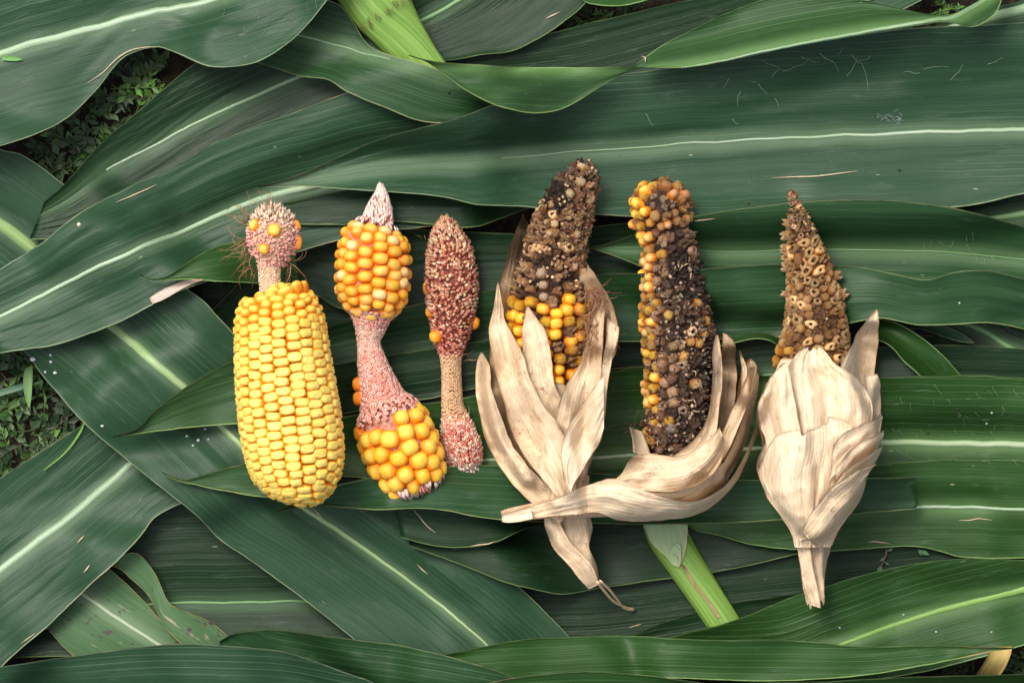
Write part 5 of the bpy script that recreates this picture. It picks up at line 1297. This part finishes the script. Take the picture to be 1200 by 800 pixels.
for lab, pts, w, mat in (
    ('long pale dry streak on the wide leaf above the gnawed tip', [(905, 207), (935, 206), (960, 205), (985, 202), (1008, 199)], 1.8, SLIVER),
    ('whitish dry strip along the curled rim of the upper left leaf', [(98, 97), (118, 84), (134, 68), (150, 58), (168, 54), (184, 54)], 1.6, SLIVER),
    ('pale scratch on the wide diagonal leaf at the left', [(134, 237), (150, 230), (168, 222), (183, 215)], 1.5, SLIVER),
    ('curved tan scrap in the crook right of the crossing leaf', [(551, 640), (562, 638), (572, 637), (580, 634)], 1.8, SLIVER),
    ('small tan flake on the dark leaf right of the upper stalk', [(752, 64), (756, 68), (756, 73)], 1.8, SLIVER),
    ('pale streak near the tip of the leaf at the top centre', [(640, 19), (648, 15), (657, 11)], 1.8, SLIVER),
    ('tan dry streak on the lower margin of the tattered leaf', [(1020, 637), (1028, 636), (1036, 637), (1046, 638)], 1.6, SLIVER),
    ('tan dry streak on the tattered leaf near the right edge', [(1128, 611), (1140, 611), (1152, 609), (1168, 611)], 1.5, SLIVER),
    ('short tan flake below the foot of the pinched orange ear', [(484, 596), (492, 606), (500, 616), (510, 624)], 1.3, SLIVER),
    ('short tan flake on the crossing leaf by the foot of the plump ear', [(363, 592), (370, 601), (378, 609)], 1.6, SLIVER),
    ('pale dash on the crossing leaf below the ears', [(488, 662), (494, 668), (501, 674)], 1.5, SLIVER),
    ('pale flake stuck to the bottom of the dark leaf below the stem fibre', [(738, 738), (745, 736), (753, 734)], 1.4, SLIVER),
    ('pinkish scrap on the leaf beside the rotten bulbous top', [(813, 259), (820, 258), (830, 257), (838, 256)], 1.6, PINKSCRAP),
    ('pale flake on the lower left leaf, upper one', [(88, 637), (93, 632), (97, 628)], 1.5, SLIVER),
    ('pale flake on the lower left leaf, near its lower edge', [(97, 671), (101, 666), (104, 662)], 2.2, SLIVER),
    ('pale flake on the lower left leaf by the bottom corner', [(22, 755), (30, 749), (40, 742)], 1.8, SLIVER)):
    p = np.array(pts, float); d = np.gradient(p, axis=0); d /= np.linalg.norm(d, axis=1)[:, None]; n = np.stack([-d[:, 1], d[:, 0]], 1)
    ww = w * np.sin(np.linspace(0.25, PI - 0.25, len(p)))[:, None]
    scrap(lab, p + n * ww * 0.42, p - n * ww * 0.42, mat, 0.0001)

def dot(label, x, y, r, col, group):
    b = Bag(); z = pz(x, y) + 0.0002
    V = [W(x, y, z + r * S * 0.45)]
    for q, (rr, h) in enumerate(((0.6, 0.35), (1.0, 0.0))):
        for j in range(8):
            a = 2 * PI * j / 8; k = rr * r * (0.8 + 0.4 * rng.random())
            V.append(W(x + k * math.cos(a), y + k * math.sin(a) * 0.8, z + h * r * S))
    F = [(0, 1 + (j + 1) % 8, 1 + j) for j in range(8)] + [(1 + j, 1 + (j + 1) % 8, 9 + (j + 1) % 8, 9 + j) for j in range(8)]
    b.add(V, F, col)
    tag(b.build('speck', SPECK), label, 'speck', group)
for lab, x, y, r in (
    ('largest white speck, at the far left end of the crossing leaf', 36, 421, 4.2),
    ('upper of two close white specks right of the largest one', 57, 416, 2.2),
    ('lower of two close white specks right of the largest one', 57, 424, 2.2),
    ('small white speck below the largest one, close to the leaf margin', 50, 436, 2.0),
    ('second largest white speck near the left end of the crossing leaf', 62, 437, 2.7),
    ('lone white speck at the margin of the crossing leaf above the lower left leaf', 119, 499, 2.0),
    ('brightest white speck of the cluster under the bright green leaf tip', 231, 516, 2.4),
    ('topmost white speck of the cluster under the bright green leaf tip', 239, 503, 2.0),
    ('rightmost white speck of the cluster under the bright green leaf tip', 243, 515, 1.7),
    ('lowest white speck of the cluster under the bright green leaf tip', 225, 522, 1.7),
    ('leftmost white speck of the cluster under the bright green leaf tip', 218, 511, 1.9)):
    dot(lab, x, y, r * 0.85, (0.48, 0.5, 0.52), 'white specks of residue on the crossing leaf')
dot('tiny cream speck on the wide diagonal leaf at the left', 93, 263, 2.4, (0.8, 0.68, 0.45), None)
for lab, x, y in (
    ('dark crumb on the pale midrib leaf, above its midrib near the right edge', 1124, 480),
    ('dark crumb lying just above the pale midrib at the right', 1091, 508),
    ('dark crumb on the wide top leaf, above the wavy pointed leaf', 1057, 198),
    ('dark crumb on the leaf with the scorched margin, left of the bright twist', 526, 108),
    ('dark crumb on the wide top leaf, between bulbous ear and gnawed tip', 878, 238)):
    dot(lab, x, y, 1.9, (0.02, 0.014, 0.01), 'dark crumbs on the leaves')
for lab, x, y in (
    ('pale speck on the pale midrib leaf, highest near the right edge', 1165, 484),
    ('pale speck on the pale midrib leaf, lower one near the right edge', 1160, 497),
    ('pale speck on the lower right leaf, just above its yellowish midrib', 1062, 722),
    ('pale speck on the lower right leaf, left end of its midrib', 986, 737),
    ('pale speck on the lower right leaf, below the middle of its midrib', 1100, 742),
    ('pale speck on the lower right leaf, close to the right edge', 1165, 742),
    ('pale speck on the leaf with the rippled upper edge', 1125, 355)):
    dot(lab, x, y, 1.4, (0.32, 0.37, 0.38), 'pale specks on the right leaves')

# pale pollen hairs and scratches lying on the wide leaf and the pale right leaf
fb_ = Bag()
def hair(x, y, a, L, c=(0.24, 0.32, 0.24), w=0.00013):
    m = 8; p = np.array([x, y], float); pts = []
    for q in range(m):
        pts.append(W(p[0], p[1], pz(p[0], p[1]) + 0.00025)); p += np.array([math.cos(a), math.sin(a)]) * L / m; a += rng.normal() * 0.22
    fb_.tube(pts, w * np.linspace(1, 0.5, m), 4, c)
for x, y, dx, dy in ((961, 61, 34, 22), (1012, 72, 15, 38), (995, 88, 14, -26), (893, 68, 24, 18), (905, 90, 10, -14), (918, 82, 38, -5), (890, 97, 12, 14), (940, 65, 22, 14), (985, 62, 6, -10), (1117, 92, 20, -18), (1085, 80, 32, -14), (855, 90, -2, 16), (910, 114, 10, 8), (1160, 74, 22, -9), (1000, 62, 10, 16), (1022, 64, -12, 16), (870, 105, -12, 18), (1080, 84, -22, 2), (758, 132, 9, 18), (860, 138, 8, 8)):
    hair(x, y, math.atan2(dy, dx), math.hypot(dx, dy))
for k in range(26):                                   # fuzzy tuft
    hair(1028 + rng.uniform(0, 36), 136 + rng.normal() * 3, rng.uniform(-0.5, 0.5), rng.uniform(3, 9), (0.30, 0.35, 0.36), 0.0001)
for k in range(46):
    hair(rng.uniform(1045, 1195), rng.uniform(450, 545), rng.uniform(-0.2, 1.4), rng.uniform(5, 20), (0.16, 0.25, 0.13), 0.00012)
for k in range(22):
    hair(rng.uniform(255, 375), rng.uniform(8, 60), rng.uniform(0, 2 * PI), rng.uniform(8, 26), (0.15, 0.22, 0.16), 0.0001)
for k in range(16):
    hair(rng.uniform(1060, 1180), rng.uniform(275, 312), rng.uniform(0, 2 * PI), rng.uniform(4, 12), (0.22, 0.26, 0.2), 0.00012)
tag(fb_.build('hairs', SPECK), 'pale hairs and scratches scattered on the leaves', kind='stuff')

# weed sprig lying at the lower right
sb = Bag()
zs = pz(1042, 650) + 0.002
sb.tube([W(1044, 640, zs), W(1042, 652, zs + .001), W(1036, 668, zs)], 0.0004, 5, (0.20, 0.10, 0.08))
for x, y, a, l in ((1043, 644, 3.9, 17), (1041, 654, 2.4, 9), (1038, 662, 2.0, 16), (1043, 648, -0.5, 10), (1040, 660, 0.6, 8), (1082, 646, 0.5, 14), (1080, 645, 1.0, 10)):
    d = np.array([math.cos(a), math.sin(a)]); s = np.array([-d[1], d[0]]); p0 = np.array([x, y], float); w = l * 0.2
    sb.add([W(*p0, zs), W(*(p0 + d * l * .5 + s * w), zs + .001), W(*(p0 + d * l * .5 - s * w), zs + .001), W(*(p0 + d * l * .5), zs + .0004), W(*(p0 + d * l), zs)], [(0, 2, 3), (0, 3, 1), (1, 3, 4), (3, 2, 4)], (0.06, 0.16, 0.07))
tag(sb.build('weed_sprig', WEED), 'tiny weed sprig with paired leaflets on the tattered leaf edge', 'weed sprig')
